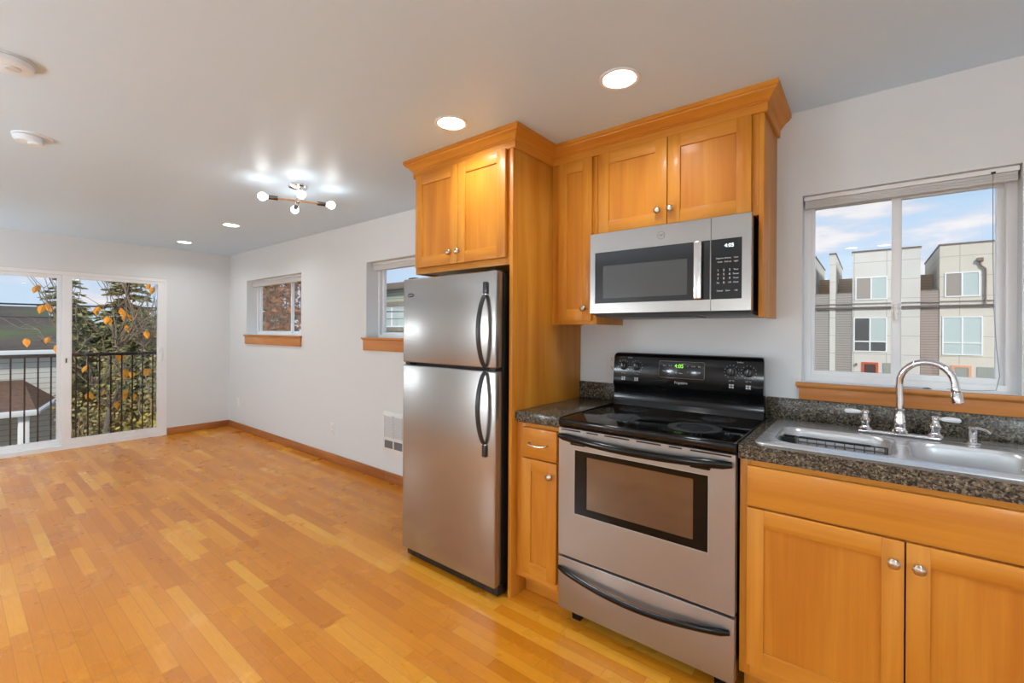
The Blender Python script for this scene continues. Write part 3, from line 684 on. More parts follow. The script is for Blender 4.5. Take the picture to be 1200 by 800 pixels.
# ------------------------------------------------------------------ microwave
t = thing('microwave_oven', (-.72, 2.18, 1.39), 'stainless over-the-range microwave hung below the wall cabinet', 'microwave')
MX0, MX1, MY = -1.0785, -.3665, 1.972
m1 = M(); m1.box(MX0+.006, MX1-.006, MY+.04, YW-.002, 1.392, 1.7825, 0, .003); m1.build('body', blackm, t)
m1 = M(); m1.extr([(MX0+.004, MY+.012, 1.392), (MX0+.004, MY+.06, 1.378), (MX0+.004, YW-.03, 1.372), (MX0+.004, YW-.03, 1.3915), (MX0+.004, MY+.012, 1.3922)], (MX1-MX0-.008, 0, 0)); vg = m1.build('underside_panel', mat('under_grey', (92, 92, 94), .35, metal=.6), t)
m1 = M(); m1.box(-.98, -.60, MY+.09, MY+.24, 1.3705, 1.376); m1.build('grease_filter', blackp, vg)
m1 = M(); m1.slab('y', [MX0, -1.052, -.5205, -.518], [1.393, 1.440, 1.686, 1.7785], MY, MY+.040, lambda i, j: i == 1 and j == 1); dr = m1.build('door', ssm, t)
m1 = M(); m1.slab('y', [-1.052, -1.011, -.6135, -.5205], [1.440, 1.464, 1.620, 1.686], MY+.001, MY+.008, lambda i, j: i == 1 and j == 1, 0); m1.box(-1.0108, -.6137, MY+.002, MY+.007, 1.4642, 1.6198, 1); m1.build('door_window', [mat('tinted_glass', (34, 34, 35), .08, spec=.6), greyglass], dr)
m1 = M(); m1.box(-.583, -.5495, MY-.022, MY-.008, 1.4415, 1.6845, 0, .006, 3); m1.box(-.574, -.558, MY-.012, MY+.002, 1.452, 1.47, 0, .002); m1.box(-.574, -.558, MY-.012, MY+.002, 1.656, 1.674, 0, .002); m1.build('handle', steel('stainless_handle', (214, 210, 206), .2), dr)
m1 = M(); m1.lathe([(.0165, 0), (.0165, .0014), (.0150, .0014), (.0150, 0)], (-.727, MY, 1.733), (0, -1, 0), 28, m=0, cap=False); m1.text('GE', .014, (-.727, MY-.0006, 1.733), m=0, depth=.0004); m1.build('round_badge', mat('badge_silver', (128, 128, 130), .3, metal=1), dr)
m1 = M(); m1.slab('y', [-.516, -.5155, -.400, MX1], [1.393, 1.440, 1.686, 1.7785], MY, MY+.040, lambda i, j: i == 1 and j == 1); cp = m1.build('control_side', ssm, t)
m1 = M(); m1.box(-.5153, -.4002, MY+.0005, MY+.01, 1.4402, 1.6858); kp = m1.build('keypad', mat('keypad_black', (20, 21, 23), .15), cp)
m1 = M(); 
def tt(s_, sz, x, z, m=0): m1.text(s_, sz, (x, MY-.0002, z), m=m, depth=.0003)
tt('4:05', .021, -.447, 1.657, 1)
for (x, z, s_) in ((-.482, 1.607, 'Popcorn'), (-.452, 1.607, 'Reheat'), (-.422, 1.607, 'Vent'), (-.482, 1.592, 'Cook'), (-.452, 1.592, 'Defrost'), (-.422, 1.592, 'Light'), (-.422, 1.558, 'Time'), (-.422, 1.541, 'Power'), (-.422, 1.524, 'Timer'), (-.422, 1.507, 'Clock'), (-.482, 1.474, 'Cancel'), (-.452, 1.474, 'Start'), (-.422, 1.474, '+30')):
    tt(s_, .0085, x, z)
for k, ch in enumerate('123456789'): tt(ch, .0125, -.489+.022*(k % 3), 1.558-.017*(k//3))
tt('0', .0125, -.467, 1.507); tt('Set', .0085, -.489, 1.507); tt('Off', .0085, -.445, 1.507)
m1.build('keypad_print', [prn, lcdw], kp)

# ------------------------------------------------------------------ outlets, heater
def outlet(x, z, label, holes=True):
    t = thing('wall_outlet', (x, YW, z), label, 'outlet', 'wall outlets')
    m1 = M(); m1.box(x-.036, x+.036, YW-.006, YW-.0005, z-.058, z+.058, 0, .003); pl = m1.build('cover_plate', whitep, t)
    for dz in (-.024, .024):
        m1 = M(); m1.box(x-.017, x+.017, YW-.0085, YW-.0055, z+dz-.0145, z+dz+.0145, 0, .004); rc = m1.build('socket', whitep, pl)
        m1 = M(); m1.box(x-.0075, x-.0055, YW-.009, YW-.008, z+dz-.001, z+dz+.008); m1.box(x+.0045, x+.0065, YW-.009, YW-.008, z+dz, z+dz+.007); m1.box(x-.0025, x+.0025, YW-.009, YW-.008, z+dz-.010, z+dz-.006); m1.build('socket_slots', darkslot, rc)
    return t
outlet(-4.146, .33, 'white outlet low on the wall between the two small windows')
outlet(-6.46, .35, 'white outlet low on the wall beside the far corner')
outlet(-1.152, 1.124, 'white outlet above the short granite backsplash beside the range')
t = thing('wall_heater', (-3.14, YW, .255), 'white wall heater grille low on the wall beside the refrigerator', 'heater')
m1 = M(); m1.box(-3.30, -2.99, YW-.018, YW-.0005, .252, .602, 0, .005); cvr = m1.build('cover', whitep, t)
m1 = M()
for x0, x1 in ((-3.275, -3.165), (-3.145, -3.035)):
    for k in range(17):
        z = .392+k*.0105; m1.box(x0, x1, YW-.0225, YW-.0175, z, z+.0045)
    m1.box(x0-.004, x0, YW-.0225, YW-.0175, .385, .575); m1.box(x1, x1+.004, YW-.0225, YW-.0175, .385, .575)
m1.build('louvers', mat('louver_grey', (196, 198, 200), .5), cvr)
m1 = M()
for x0, x1 in ((-3.275, -3.165), (-3.145, -3.035)): m1.box(x0, x1, YW-.0195, YW-.0175, .295, .36)
m1.build('intake_grille', grillm, cvr)

# ------------------------------------------------------------------ ceiling fittings
def lamp_at(loc, power, size, parent, spot=False):
    l = bpy.data.lights.new('lamp_light', 'AREA'); l.shape = 'DISK'; l.size = size; l.energy = power; l.color = (.93, .98, 1.0); l.spread = math.radians(150)
    o = bpy.data.objects.new('lamp_light', l); COL.objects.link(o); o.parent = parent; o.location = Vector(loc)-Vector(WORLD[parent.name])
def downlight(x, y, label, power=3):
    t = thing('recessed_light', (x, y, ZC), label, 'ceiling light', 'recessed ceiling lights')
    m1 = M(); m1.lathe([(.078, -.0005), (.078, -.004), (.074, -.006), (.064, -.004), (.0635, .0)], (x, y, ZC), seg=40, cap=False); m1.build('trim_ring', whitep, t)
    m1 = M(); m1.lathe([(.0005, -.0032), (.0632, -.0030), (.0632, -.001)], (x, y, ZC), seg=40, cap=False); m1.build('diffuser', glow, t)
    lamp_at((x, y, ZC-.008), power*LAMP, .12, t)
downlight(-.772, 1.637, 'glowing round recessed ceiling light in front of the microwave cabinet')
downlight(-1.568, 1.497, 'glowing round recessed ceiling light in front of the refrigerator cabinet')
downlight(-4.76, 1.684, 'small far recessed ceiling light, the nearer of the far two to the cabinets')
downlight(-6.131, 1.689, 'small far recessed ceiling light closest to the sliding door wall')
for x, y in ((.95, 1.05), (-.17, -1.6), (.12, -1.6), (-1.6, -.75), (-3.4, -.75), (-5.3, -.75)):
    downlight(x, y, 'unseen round recessed ceiling light set out of view to light the room', 8 if y > 1 else 3)  # row left of camera added as fill; others inferred from wall shadow and reflections
for n_, (x, y, z, r, es, lb) in enumerate(((1.3, -1.1, 1.15, .17, 29, 'unseen glowing globe added behind the camera to brighten the kitchen'),
                                   (-.95, -1.45, 1.15, .13, 28, 'smaller unseen glowing globe added behind the camera as fill light beside the left wall'),
                                   (-2.9, -1.38, 1.15, .17, 40, 'unseen glowing globe added as fill light by the left wall, out of frame'),
                                   (-6.25, -.5, 1.15, .17, 19, 'unseen glowing globe added as fill light near the sliding door wall, out of frame'))):
    t = thing('fill_globe', (x, y, z), lb, 'added fill light')  # unseen glowing globe on a cord, added as fill for ceiling and walls
    m1 = M(); m1.sphere((x, y, z), r, seg=16); m1.build('fill_emitter', mat('fill_glow_%d' % n_, (250, 252, 255), .6, emit=(234, 247, 255), estr=es*LAMP), t)
    m1 = M(); m1.tube([(x, y, z+r-.005), (x, y, ZC)], .003, 6); m1.lathe([(.05, 0), (.05, -.02), (.001, -.025)], (x, y, ZC), seg=20); m1.build('cord', whitep, t)
# smoke detectors
detm = mat('detector_plastic', (224, 234, 242), .45)
t = thing('smoke_detector', (-2.50, .135, ZC), 'larger round white smoke detector at the upper left ceiling edge', 'smoke detector')
m1 = M(); m1.lathe([(.078, 0), (.080, -.004), (.078, -.007)], (-2.50, .135, ZC), seg=40); m1.build('base_plate', detm, t)
m1 = M(); m1.lathe([(.074, -.008), (.075, -.014), (.070, -.026), (.055, -.032), (.001, -.034)], (-2.50, .135, ZC), seg=40); bd = m1.build('housing', detm, t)
m1 = M(); m1.lathe([(.022, -.031), (.021, -.037), (.001, -.038)], (-2.482, .15, ZC), seg=24); m1.build('test_button', mat('button_grey', (204, 210, 214), .5), bd)
t = thing('smoke_detector', (-3.41, .265, ZC), 'smaller white detector with sensor bump, farther along the ceiling', 'smoke detector')
m1 = M(); m1.lathe([(.078, 0), (.078, -.004), (.074, -.007)], (-3.40, .275, ZC), seg=40); m1.build('base_plate', detm, t)
m1 = M(); m1.lathe([(.060, -.008), (.060, -.018), (.050, -.034), (.001, -.040)], (-3.405, .262, ZC), seg=40); bd = m1.build('housing', detm, t)
m1 = M(); m1.lathe([(.030, -.020), (.030, -.040), (.024, -.047), (.001, -.048)], (-3.385, .285, ZC), seg=24); m1.build('sensor_cap', detm, bd)
# four-arm chrome light
LC = Vector((-3.055, 1.488, 2.175))
t = thing('ceiling_fixture', (LC.x, LC.y, ZC), 'chrome four-arm ceiling fixture with bare glowing globe bulbs', 'ceiling light')
m1 = M(); m1.lathe([(.060, 0), (.062, -.012), (.058, -.020), (.02, -.024), (.001, -.025)], (LC.x-.02, LC.y+.01, ZC), seg=32); m1.build('canopy', chrome, t)
m1 = M(); m1.tube([(LC.x-.02, LC.y+.01, ZC-.02), (LC.x, LC.y, LC.z-.005)], .006, 10); m1.sphere(LC, .016, seg=10); m1.build('stem', chrome, t)
for ang, off in ((66.7, .006), (-20.8, -.006), (246.7, .006), (159.2, -.006)):
    a = math.radians(ang); dv = Vector((math.cos(a), math.sin(a), 0)); sd_ = Vector((-dv.y, dv.x, 0))*.012
    m1 = M()
    m1.tube([LC+sd_+Vector((0, 0, off)), LC+sd_+dv*.125+Vector((0, 0, off))], .0042, 8); m1.tube([LC-sd_+Vector((0, 0, off)), LC-sd_+dv*.125+Vector((0, 0, off))], .0042, 8)
    arm = m1.build('arm', chrome, t)
    m1 = M(); m1.lathe([(.013, .12), (.0145, .125), (.0145, .175), (.012, .18)], LC+Vector((0, 0, off)), dv, 18); m1.build('lamp_socket', mat('socket_dark', (120, 118, 115), .25, metal=1), arm)
    bc = LC+dv*.212+Vector((0, 0, off))
    m1 = M(); m1.sphere(bc, .027, seg=12); m1.lathe([(.012, .178), (.014, .186), (.018, .192)], LC+Vector((0, 0, off)), dv, 16); m1.build('bulb', bulbm, t)
    l = bpy.data.lights.new('bulb_light', 'POINT'); l.energy = 1.0*LAMP; l.color = (.95, .975, 1); l.shadow_soft_size = .034
    o = bpy.data.objects.new('bulb_light', l); COL.objects.link(o); o.parent = t; o.location = bc-Vector(WORLD[t.name])
# ------------------------------------------------------------------ balcony railing
RXp = -6.975
t = thing('balcony_railing', (RXp, .75, -.12), 'dark bronze metal railing with thin balusters outside the sliding door', 'railing')
m1 = M(); m1.box(RXp-.022, RXp+.022, -.20, 1.76, .985, 1.022, 0, .003); m1.build('top_rail', railm, t)
m1 = M(); m1.box(RXp-.015, RXp+.015, -.20, 1.76, -.125, -.095, 0, .002); m1.build('bottom_rail', railm, t)
for y in (-.20, 1.76):
    m1 = M(); m1.box(RXp-.02, RXp+.04, y-.02, y+.02, -.13, .986, 0, .002); m1.build('post', railm, t)
y = -.075
while y < 1.72:
    m1 = M(); m1.box(RXp-.0065, RXp+.0065, y-.0065, y+.0065, -.096, .986); m1.build('baluster', railm, t); y += .0985

# ------------------------------------------------------------------ outdoors: ground, houses, trees
GZ = -3.3
def nmat(name, stops, scale, rough=.8, sc3=(1, 1, 1), detail=5, b=.3):
    m = mat(name, (128, 128, 128), rough, spec=.2); nt = m.node_tree
    n = noise(nt, posmap(nt, sc3), scale, detail, .6)
    nt.links.new(ramp(nt, n, [(p, S(c)) for p, c in stops]).outputs[0], BS(m).inputs['Base Color'])
    bump(m, n, b, .03); return m
gnd = nmat('garden_soil', [(.3, (72, 62, 44)), (.5, (104, 92, 66)), (.7, (92, 100, 60))], 2.5)
asph = nmat('asphalt', [(.3, (92, 92, 94)), (.7, (118, 118, 118))], 6)
f = M(); f.box(-60, 40, YW+TW+.3, 75, GZ-.1, GZ); f.box(-60, XF-.6, -30, YW+TW+.3, GZ-.1, GZ); struct('ground', f, gnd)
f = M(); f.box(-58, 38, 22, 32, GZ, GZ+.02); struct('street', f, asph)
def lines_mat(name, col, line, period, axis='Z', width=.08, period2=None, axis2='X', rough=.7):
    m = mat(name, col, rough, spec=.2); nt = m.node_tree
    g = N(nt, 'ShaderNodeNewGeometry'); s = N(nt, 'ShaderNodeSeparateXYZ'); nt.links.new(g.outputs['Position'], s.inputs[0])
    k = mth(nt, 'LESS_THAN', mth(nt, 'FRACT', mth(nt, 'DIVIDE', mth(nt, 'ADD', s.outputs[axis], 50.1), period)), width)
    if period2: k = mth(nt, 'MAXIMUM', k, mth(nt, 'LESS_THAN', mth(nt, 'FRACT', mth(nt, 'DIVIDE', mth(nt, 'ADD', s.outputs[axis2], 50.75), period2)), width*period/period2))
    nz_ = ramp(nt, noise(nt, posmap(nt, (1, 1, 1)), 1.5, 3), [(.3, (.95, .95, .95, 1)), (.7, (1, 1, 1, 1))]).outputs[0]
    c = mixc(nt, k, S(col), S(line)); nt.links.new(mixc(nt, 1, c, nz_, 'MULTIPLY'), BS(m).inputs['Base Color']); return m
panel = lines_mat('fibre_panel', (212, 209, 200), (176, 172, 164), 1.28, 'Z', .03, 1.78)
panelb = lines_mat('fibre_panel_cream', (212, 205, 190), (178, 170, 156), 1.28, 'Z', .03, 1.78)
sid = lines_mat('lap_siding_grey', (160, 154, 146), (118, 112, 106), .17, 'Z', .18)
sidb = lines_mat('lap_siding_taupe', (164, 148, 138), (124, 110, 102), .17, 'Z', .18)
cedar = lines_mat('cedar_siding', (206, 158, 104), (170, 126, 80), .2, 'Z', .12)
capm = mat('roof_cap', (120, 100, 82), .6)
winw = mat('house_window_frame', (236, 238, 236), .5)
pl = mat('pane_pale', (186, 200, 196), .15, spec=.7); pdk = mat('pane_dark', (72, 74, 72), .1, spec=.7); pshade = mat('pane_taupe', (156, 146, 134), .3)
reddoor = mat('red_door_frame', (200, 78, 44), .5); peach = mat('peach_door_frame', (226, 160, 118), .5); doorp = mat('door_leaf_dark', (62, 44, 36), .3)
garm = mat('grey_window_film', (148, 152, 142), .5)
def hwin(parent, x0, x1, z0, z1, y, panes, bar=None):
    m1 = M(); xm = (x0+x1)/2; w_ = .07
    m1.box(x0, x1, y-.05, y, z0, z0+w_); m1.box(x0, x1, y-.05, y, z1-w_, z1); m1.box(x0, x0+w_, y-.05, y, z0+w_, z1-w_); m1.box(x1-w_, x1, y-.05, y, z0+w_, z1-w_); m1.box(xm-.04, xm+.04, y-.05, y, z0+w_, z1-w_)
    if bar: m1.box(x0+w_, x1-w_, y-.052, y, bar-.04, bar+.04)
    fr_ = m1.build('window', winw, parent)
    zs_ = [z0, bar, z1] if bar else [z0, z1]; k = 0
    for a, b in ((x0+w_, xm-.04), (xm+.04, x1-w_)):
        for i in range(len(zs_)-1):
            m1 = M(); m1.box(a, b, y-.02, y-.005, zs_[i]+.05, zs_[i+1]-.05); m1.build('pane', panes[k], fr_); k += 1
def house_door(parent, x0, x1, z1, y, frame, leaf):
    m1 = M(); m1.box(x0, x0+.14, y-.06, y, GZ, z1); m1.box(x1-.14, x1, y-.06, y, GZ, z1); m1.box(x0+.14, x1-.14, y-.06, y, z1-.14, z1); d = m1.build('door', frame, parent)
    m1 = M(); m1.box(x0+.14, x1-.14, y-.03, y-.005, GZ, z1-.14); m1.build('door_leaf', leaf, d)
def bay(parent, x0, x1, pm, side=None, zt=6.98):
    m1 = M(); m1.box(x0, x1, 40, 50, GZ, zt); m1.build('wall', pm, parent)
    m1 = M(); m1.box(x0-.05, x1+.05, 39.95, 50.05, zt, zt+.09); m1.build('roof_cap', capm, parent)
def recess(parent, x0, x1, sm, zt=4.13, deck=5.55):
    m1 = M(); m1.box(x0, x1, 40.05, 44, GZ, zt); m1.box(x0, x1, 40.0, 40.2, zt, zt+.05, 1); m1.build('siding_wall', [sm, capm], parent)
    m1 = M(); m1.box(x0, x1, 44, 49, GZ, deck); m1.build('upper_wall', cedar, parent)
def beams(parent, x0, x1):
    m1 = M(); m1.box(x0, x1, 39.86, 40, 3.00, 3.14); m1.build('gutter', mat('gutter_brown', (92, 78, 66), .5), parent)
    m1 = M(); m1.box(x0, x1, 39.93, 40, 3.34, 3.40); m1.build('trim_band', mat('band_grey', (140, 130, 120), .6), parent)
t = thing('townhouse', (-5.0, 45, GZ), 'pale panelled townhouse end seen at the left edge of the sink window', 'townhouse', 'townhouses across the street')
bay(t, -6.85, -3.24, panel); beams(t, -6.85, -3.24); hwin(t, -5.1, -3.36, .02, 2.38, 40, [pdk]*4, .72); hwin(t, -5.1, -3.5, 3.64, 5.2, 40, [pdk, pl])
t = thing('townhouse', (.5, 45, GZ), 'grey panelled townhouse with a red-orange framed door, in the left sash', 'townhouse', 'townhouses across the street')
recess(t, -3.22, -2.31, sid); recess(t, -1.94, -.99, sid)
m1 = M(); m1.box(-2.30, -1.95, 40, 50, GZ, 6.98); m1.box(-2.34, -1.91, 39.95, 50.05, 6.98, 7.07, 1); m1.build('fin_wall', [panel, capm], t)
bay(t, -.98, 2.60, panel); beams(t, -3.22, 2.60)
hwin(t, -.82, .93, 3.62, 5.21, 40, [pshade, pl]); hwin(t, -.90, .92, .0, 2.40, 40, [pdk, pdk, pdk, pl], .72)
house_door(t, -.44, .47, -.72, 40, reddoor, doorp)
m1 = M(); m1.box(.72, 1.35, 39.95, 40, -1.45, -.73); m1.build('small_window', garm, t)
m1 = M(); m1.box(-.80, -.68, 39.85, 40, -.98, -.82, 0, .02); m1.build('porch_lamp', capm, t)
t = thing('townhouse', (5.0, 45, GZ), 'cream panelled townhouse with a rain pipe and pale windows, in the right sash', 'townhouse', 'townhouses across the street')
recess(t, 2.62, 3.51, sidb); bay(t, 3.52, 7.15, panelb); beams(t, 2.62, 7.15)
hwin(t, 3.75, 5.36, 3.64, 5.20, 40, [pshade, pl]); hwin(t, 3.65, 5.49, -.06, 2.40, 40, [pl]*4, .72)
house_door(t, 4.08, 5.0, -.70, 40, peach, garm)
m1 = M(); m1.box(5.24, 6.9, 39.95, 40, -1.6, -.76); m1.build('ground_window', garm, t)
m1 = M(); m1.box(5.20, 5.48, 39.8, 40, 5.78, 6.02, 0, .02); m1.tube([(5.34, 39.9, 5.8), (5.34, 39.9, 5.62), (5.40, 39.9, 5.5), (5.56, 39.9, 5.36), (5.58, 39.9, 5.2), (5.58, 39.9, 3.1)], .05, 8); m1.build('downspout', capm, t)
# neighbour seen through the small window by the refrigerator
t = thing('neighbor_house', (-19, 16.5, GZ), 'sage-sided neighboring house seen through the window by the refrigerator', 'house')
sage = lines_mat('sage_siding', (170, 178, 160), (130, 138, 122), .16, 'Z', .2)
m1 = M(); m1.box(-25, -14.5, 14, 20, GZ, 3.3); m1.build('wall', sage, t)
m1 = M(); m1.box(-25.3, -14.2, 13.6, 20.3, 3.3, 3.62, 0, .03); m1.build('roof', mat('roof_fascia', (112, 96, 82), .7), t)
m1 = M(); m1.box(-20.5, -17, 13.9, 14, 2.5, 2.72); m1.box(-20.5, -17, 13.9, 14, 1.25, 1.4); m1.build('trim_band', mat('sage_trim', (136, 126, 108), .7), t)
hwin(t, -20.3, -17.4, 1.45, 2.5, 14, [pl, pl])
# house below the balcony, garden side
roofm = nmat('mossy_roof', [(.35, (70, 64, 58)), (.52, (88, 80, 72)), (.62, (84, 100, 58))], 1.1, .9, (1, .35, 1), 6)
roofb = nmat('brown_shingle', [(.3, (92, 72, 62)), (.7, (116, 94, 80))], 9, .9)
ws = lines_mat('white_clapboard', (206, 206, 198), (160, 160, 154), .13, 'Z', .15)
t = thing('neighbor_house', (-17, 0, GZ), 'white clapboard house with mossy roof and hip-roofed porch below the railing', 'house')
m1 = M(); m1.box(-21.5, -15.75, -8, 1.74, GZ, .74); m1.build('wall', ws, t)
m1 = M(); m1.extr([(-15.5, 1.82, .70), (-15.5, 1.82, .82), (-19, 1.82, 1.92), (-22.5, 1.82, .82), (-22.5, 1.82, .70)], (0, -12, 0)); m1.build('roof', roofm, t)
m1 = M(); m1.box(-15.52, -15.40, -8.6, 1.82, .66, .78, 0, .02); m1.build('gutter', mat('gutter_white', (224, 226, 224), .5), t)
m1 = M()
A_ = [Vector(p) for p in ((-15.75, -1.6, .07), (-15.75, 1.14, .07), (-13.5, 1.17, -.40), (-13.5, -3.2, -.40), (-15.75, 1.70, -.42), (-15.75, -3.2, -.42))]
dz = Vector((0, 0, -.07))
for q in ((1, 2, 3, 0), (1, 4, 2), (0, 3, 5)):
    m1.face([A_[i] for i in q]); m1.face([A_[i]+dz for i in q][::-1])
for a, b in ((2, 3), (4, 2), (3, 5)): m1.face([A_[a], A_[b], A_[b]+dz, A_[a]+dz])
m1.build('porch_roof', roofb, t, sharp=None)
m1 = M(); m1.box(-13.52, -13.42, -3.2, 1.18, -.50, -.38, 0, .02); m1.tube([(-13.47, 1.17, -.44), (-15.75, 1.71, -.46)], .055, 6); m1.build('porch_gutter', MATS['gutter_white'], t)
for y in (1.0, -.9): 
    m1 = M(); m1.box(-13.72, -13.56, y-.08, y+.08, GZ, -.46, 0, .01); m1.build('porch_post', MATS['gutter_white'], t)
house_door(t, .0, .0, 0, 0, winw, pdk) if False else None
m1 = M(); m1.box(-15.75, -15.71, -.2, .7, GZ, -1.2); m1.build('porch_door', mat('porch_door_grey', (120, 124, 120), .5), t)
# overhead wires
for z, n_ in ((1.80, 'upper dark overhead wire crossing in front of the mossy roof'), (1.53, 'lower dark overhead wire crossing in front of the mossy roof')):
    m1 = M(); m1.tube([(-14, -14+k, z+.0018*(k-14)**2) for k in range(0, 29)], .018 if z > 1.7 else .010, 6)
    tag(m1.build('overhead_wire', mat('wire_black', (40, 40, 42), .6), loc=(-14, 0, z)), n_, 'wire')

# foliage helpers
def leaf(m1, p, L, W, m=0, droop=.6, ndir=None, rnd=random):
    a = rnd.uniform(0, 2*math.pi); d = Vector((math.cos(a), math.sin(a), -droop*rnd.uniform(.3, 1.6))).normalized() if ndir is None else ndir
    sdv = d.cross(Vector((rnd.uniform(-1, 1), rnd.uniform(-1, 1), rnd.uniform(-1, 1)))).normalized(); nn = d.cross(sdv)
    P = [p, p+d*L*.35+sdv*W*.5-nn*W*.12, p+d*L*.75+sdv*W*.38-nn*W*.1, p+d*L, p+d*L*.75-sdv*W*.38-nn*W*.1, p+d*L*.35-sdv*W*.5-nn*W*.12]
    c1_ = p+d*L*.5
    v = [m1.bm.verts.new(q) for q in P]
    for q in ((0, 1, 2, 3), (0, 3, 4, 5)):
        fc = m1.bm.faces.new([v[i] for i in q]); fc.material_index = m
def leafmat(name, stops, scale=9, rough=.55):
    m = mat(name, (100, 100, 60), rough, spec=.3); nt = m.node_tree
    n = noise(nt, posmap(nt, (1, 1, 1)), scale, 3, .6)
    nt.links.new(ramp(nt, n, [(p, S(c)) for p, c in stops]).outputs[0], BS(m).inputs['Base Color'])
    return m
conm = leafmat('conifer_green', [(.3, (104, 112, 70)), (.5, (132, 134, 86)), (.7, (160, 148, 96))], 3)
shrm = leafmat('shrub_leaves', [(.3, (146, 122, 88)), (.45, (132, 134, 84)), (.6, (170, 148, 98)), (.75, (164, 118, 80))], 5)
yelm = leafmat('yellow_green_leaves', [(.3, (138, 134, 56)), (.6, (184, 160, 66)), (.75, (110, 124, 52))], 6)
orm = leafmat('orange_leaves', [(.3, (226, 138, 34)), (.5, (240, 160, 48)), (.7, (206, 120, 44))], 12)
copm = leafmat('copper_leaves', [(.3, (112, 66, 34)), (.5, (156, 96, 44)), (.7, (196, 132, 62))], 4)
bark = nmat('bark', [(.3, (104, 90, 76)), (.7, (150, 134, 114))], 30, .9, (1, 1, .2))
barkp = nmat('pale_bark', [(.3, (140, 130, 114)), (.7, (176, 166, 148))], 30, .9, (1, 1, .2))
def conifer(x, y, h, r, label, seed, mt=conm, grp='evergreen trees beyond the railing', dens=1.0):
    rn = random.Random(seed); t = thing('evergreen_tree', (x, y, GZ), label, 'tree', grp)
    m1 = M(); m1.tube([(x, y, GZ), (x+.05, y, GZ+h*.5), (x, y, GZ+h)], [.16, .1, .02], 8); m1.build('trunk', bark, t)
    m1 = M(); nb = int(15*h*dens)
    for i in range(nb):
        fz = .12+.86*(i/nb); z = GZ+h*fz; rr = r*(1-fz)**.75*rn.uniform(.75, 1.1)+.12; a = rn.uniform(0, 6.283)
        d = Vector((math.cos(a), math.sin(a), 0)); L = rr; n = max(3, int(L*7)); prevp = None; pts = []
        for k in range(n+1):
            s_ = k/n; pts.append(Vector((x, y, z))+d*L*s_+Vector((0, 0, -.25*L*s_*s_+.12*L*s_)))
        m1.tube(pts, [.02*(1-k/n)+.004 for k in range(n+1)], 4, 1)
        for k in range(1, n+1):
            for q in range(9):
                p = pts[k-1].lerp(pts[k], rn.random()); sd = Vector((-d.y, d.x, 0))*rn.choice((-1, 1))
                dd = (d*rn.uniform(.3, .9)+sd*rn.uniform(.3, 1)+Vector((0, 0, rn.uniform(-.5, .15)))).normalized()
                leaf(m1, p, rn.uniform(.14, .30), rn.uniform(.045, .085), 0, 0, dd, rn)
    m1.build('foliage', [mt, bark], t, sharp=None, recalc=False); return t
def shrub(x, y, z0, h, r, n, mt, label, seed, cat='shrub', name='leafy_shrub', ls=(.06, .11), grp=None, trunk=bark):
    rn = random.Random(seed); t = thing(name, (x, y, z0), label, cat, grp)
    m1 = M(); tips = []
    for i in range(14):
        a = rn.uniform(0, 6.283); rr = r*rn.uniform(.3, .95); P = [Vector((x, y, z0))]
        for k in range(1, 7):
            s_ = k/6; P.append(Vector((x+rr*math.cos(a)*s_**1.4+rn.uniform(-.07, .07), y+rr*math.sin(a)*s_**1.4+rn.uniform(-.07, .07), z0+h*s_*rn.uniform(.86, 1))))
        m1.tube(P, [.035*(1-k/7) +.004 for k in range(7)], 5); tips += P[1:]
    m1.build('stems', trunk, t)
    m1 = M()
    for i in range(n):
        c0 = rn.choice(tips); p = c0+Vector((rn.gauss(0, r*.22), rn.gauss(0, r*.22), rn.gauss(0, h*.07)))
        leaf(m1, p, rn.uniform(*ls), rn.uniform(*ls)*.6, 0, .5, None, rn)
    m1.build('foliage', mt, t, sharp=None, recalc=False); return t
conifer(-19.3, 3.75, 7.0, 1.6, 'tall dark evergreen rising highest behind the right door pane', 1, dens=1.5)
conifer(-25.0, 2.9, 7.0, 2.0, 'distant evergreen behind the mossy-roofed house', 2, dens=1.2)
conifer(-22.5, 6.6, 7.2, 1.6, 'dark evergreen farthest right behind the right door pane', 3, dens=1.3)
conifer(-26.5, 6.9, 7.2, 2.0, 'most distant evergreen, between the two nearer tall ones', 4)
conifer(-15.2, 3.25, 5.0, 1.15, 'shorter bushy evergreen in front of the tall one', 5, dens=1.8)
conifer(-18.0, 5.9, 5.2, 1.0, 'shorter evergreen below the farthest right one', 6, dens=1.5)
shrub(-12.6, 1.75, GZ, 3.0, .5, 1500, shrm, 'brown-green shrub low behind the railing, right of the porch', 11)
shrub(-12.6, 3.0, GZ, 3.7, .6, 2200, shrm, 'tall olive shrub behind the right end of the railing', 12)
shrub(-10.6, 2.45, GZ, 2.9, .35, 1000, yelm, 'yellow-green shrub low behind the right balusters', 13)
shrub(-10.8, 1.55, GZ, 2.5, .32, 700, yelm, 'yellow-green shrub at the foot of the orange-leaved tree', 14)
shrub(-13.3, 2.35, GZ, 3.7, .4, 2000, shrm, 'dense brown shrub beside the porch roof corner', 15)
shrub(-12.3, .6, GZ, 1.7, .35, 500, yelm, 'small yellowish shrub in front of the white porch post', 16)
conifer(-15.4, 6.5, 6.6, 1.3, 'grey-green evergreen seen in the far small window', 21, grp=None, dens=2.2)
shrub(-10.9, 4.95, GZ, 6.2, .7, 3200, copm, 'copper-leaved tree seen in the far small window', 22, 'tree', 'copper_tree', (.09, .16))
rn = random.Random(77); m1 = M()
for k in range(16000):
    y = rn.uniform(2.6, 10.5); z = GZ+rn.random()**.8*(5.0+.5*math.sin(y*2.1)+.35*math.sin(y*5.3)); leaf(m1, Vector((-30+rn.uniform(-.8, .8), y, z)), rn.uniform(.3, .5), rn.uniform(.16, .26), 0, .5, None, rn)
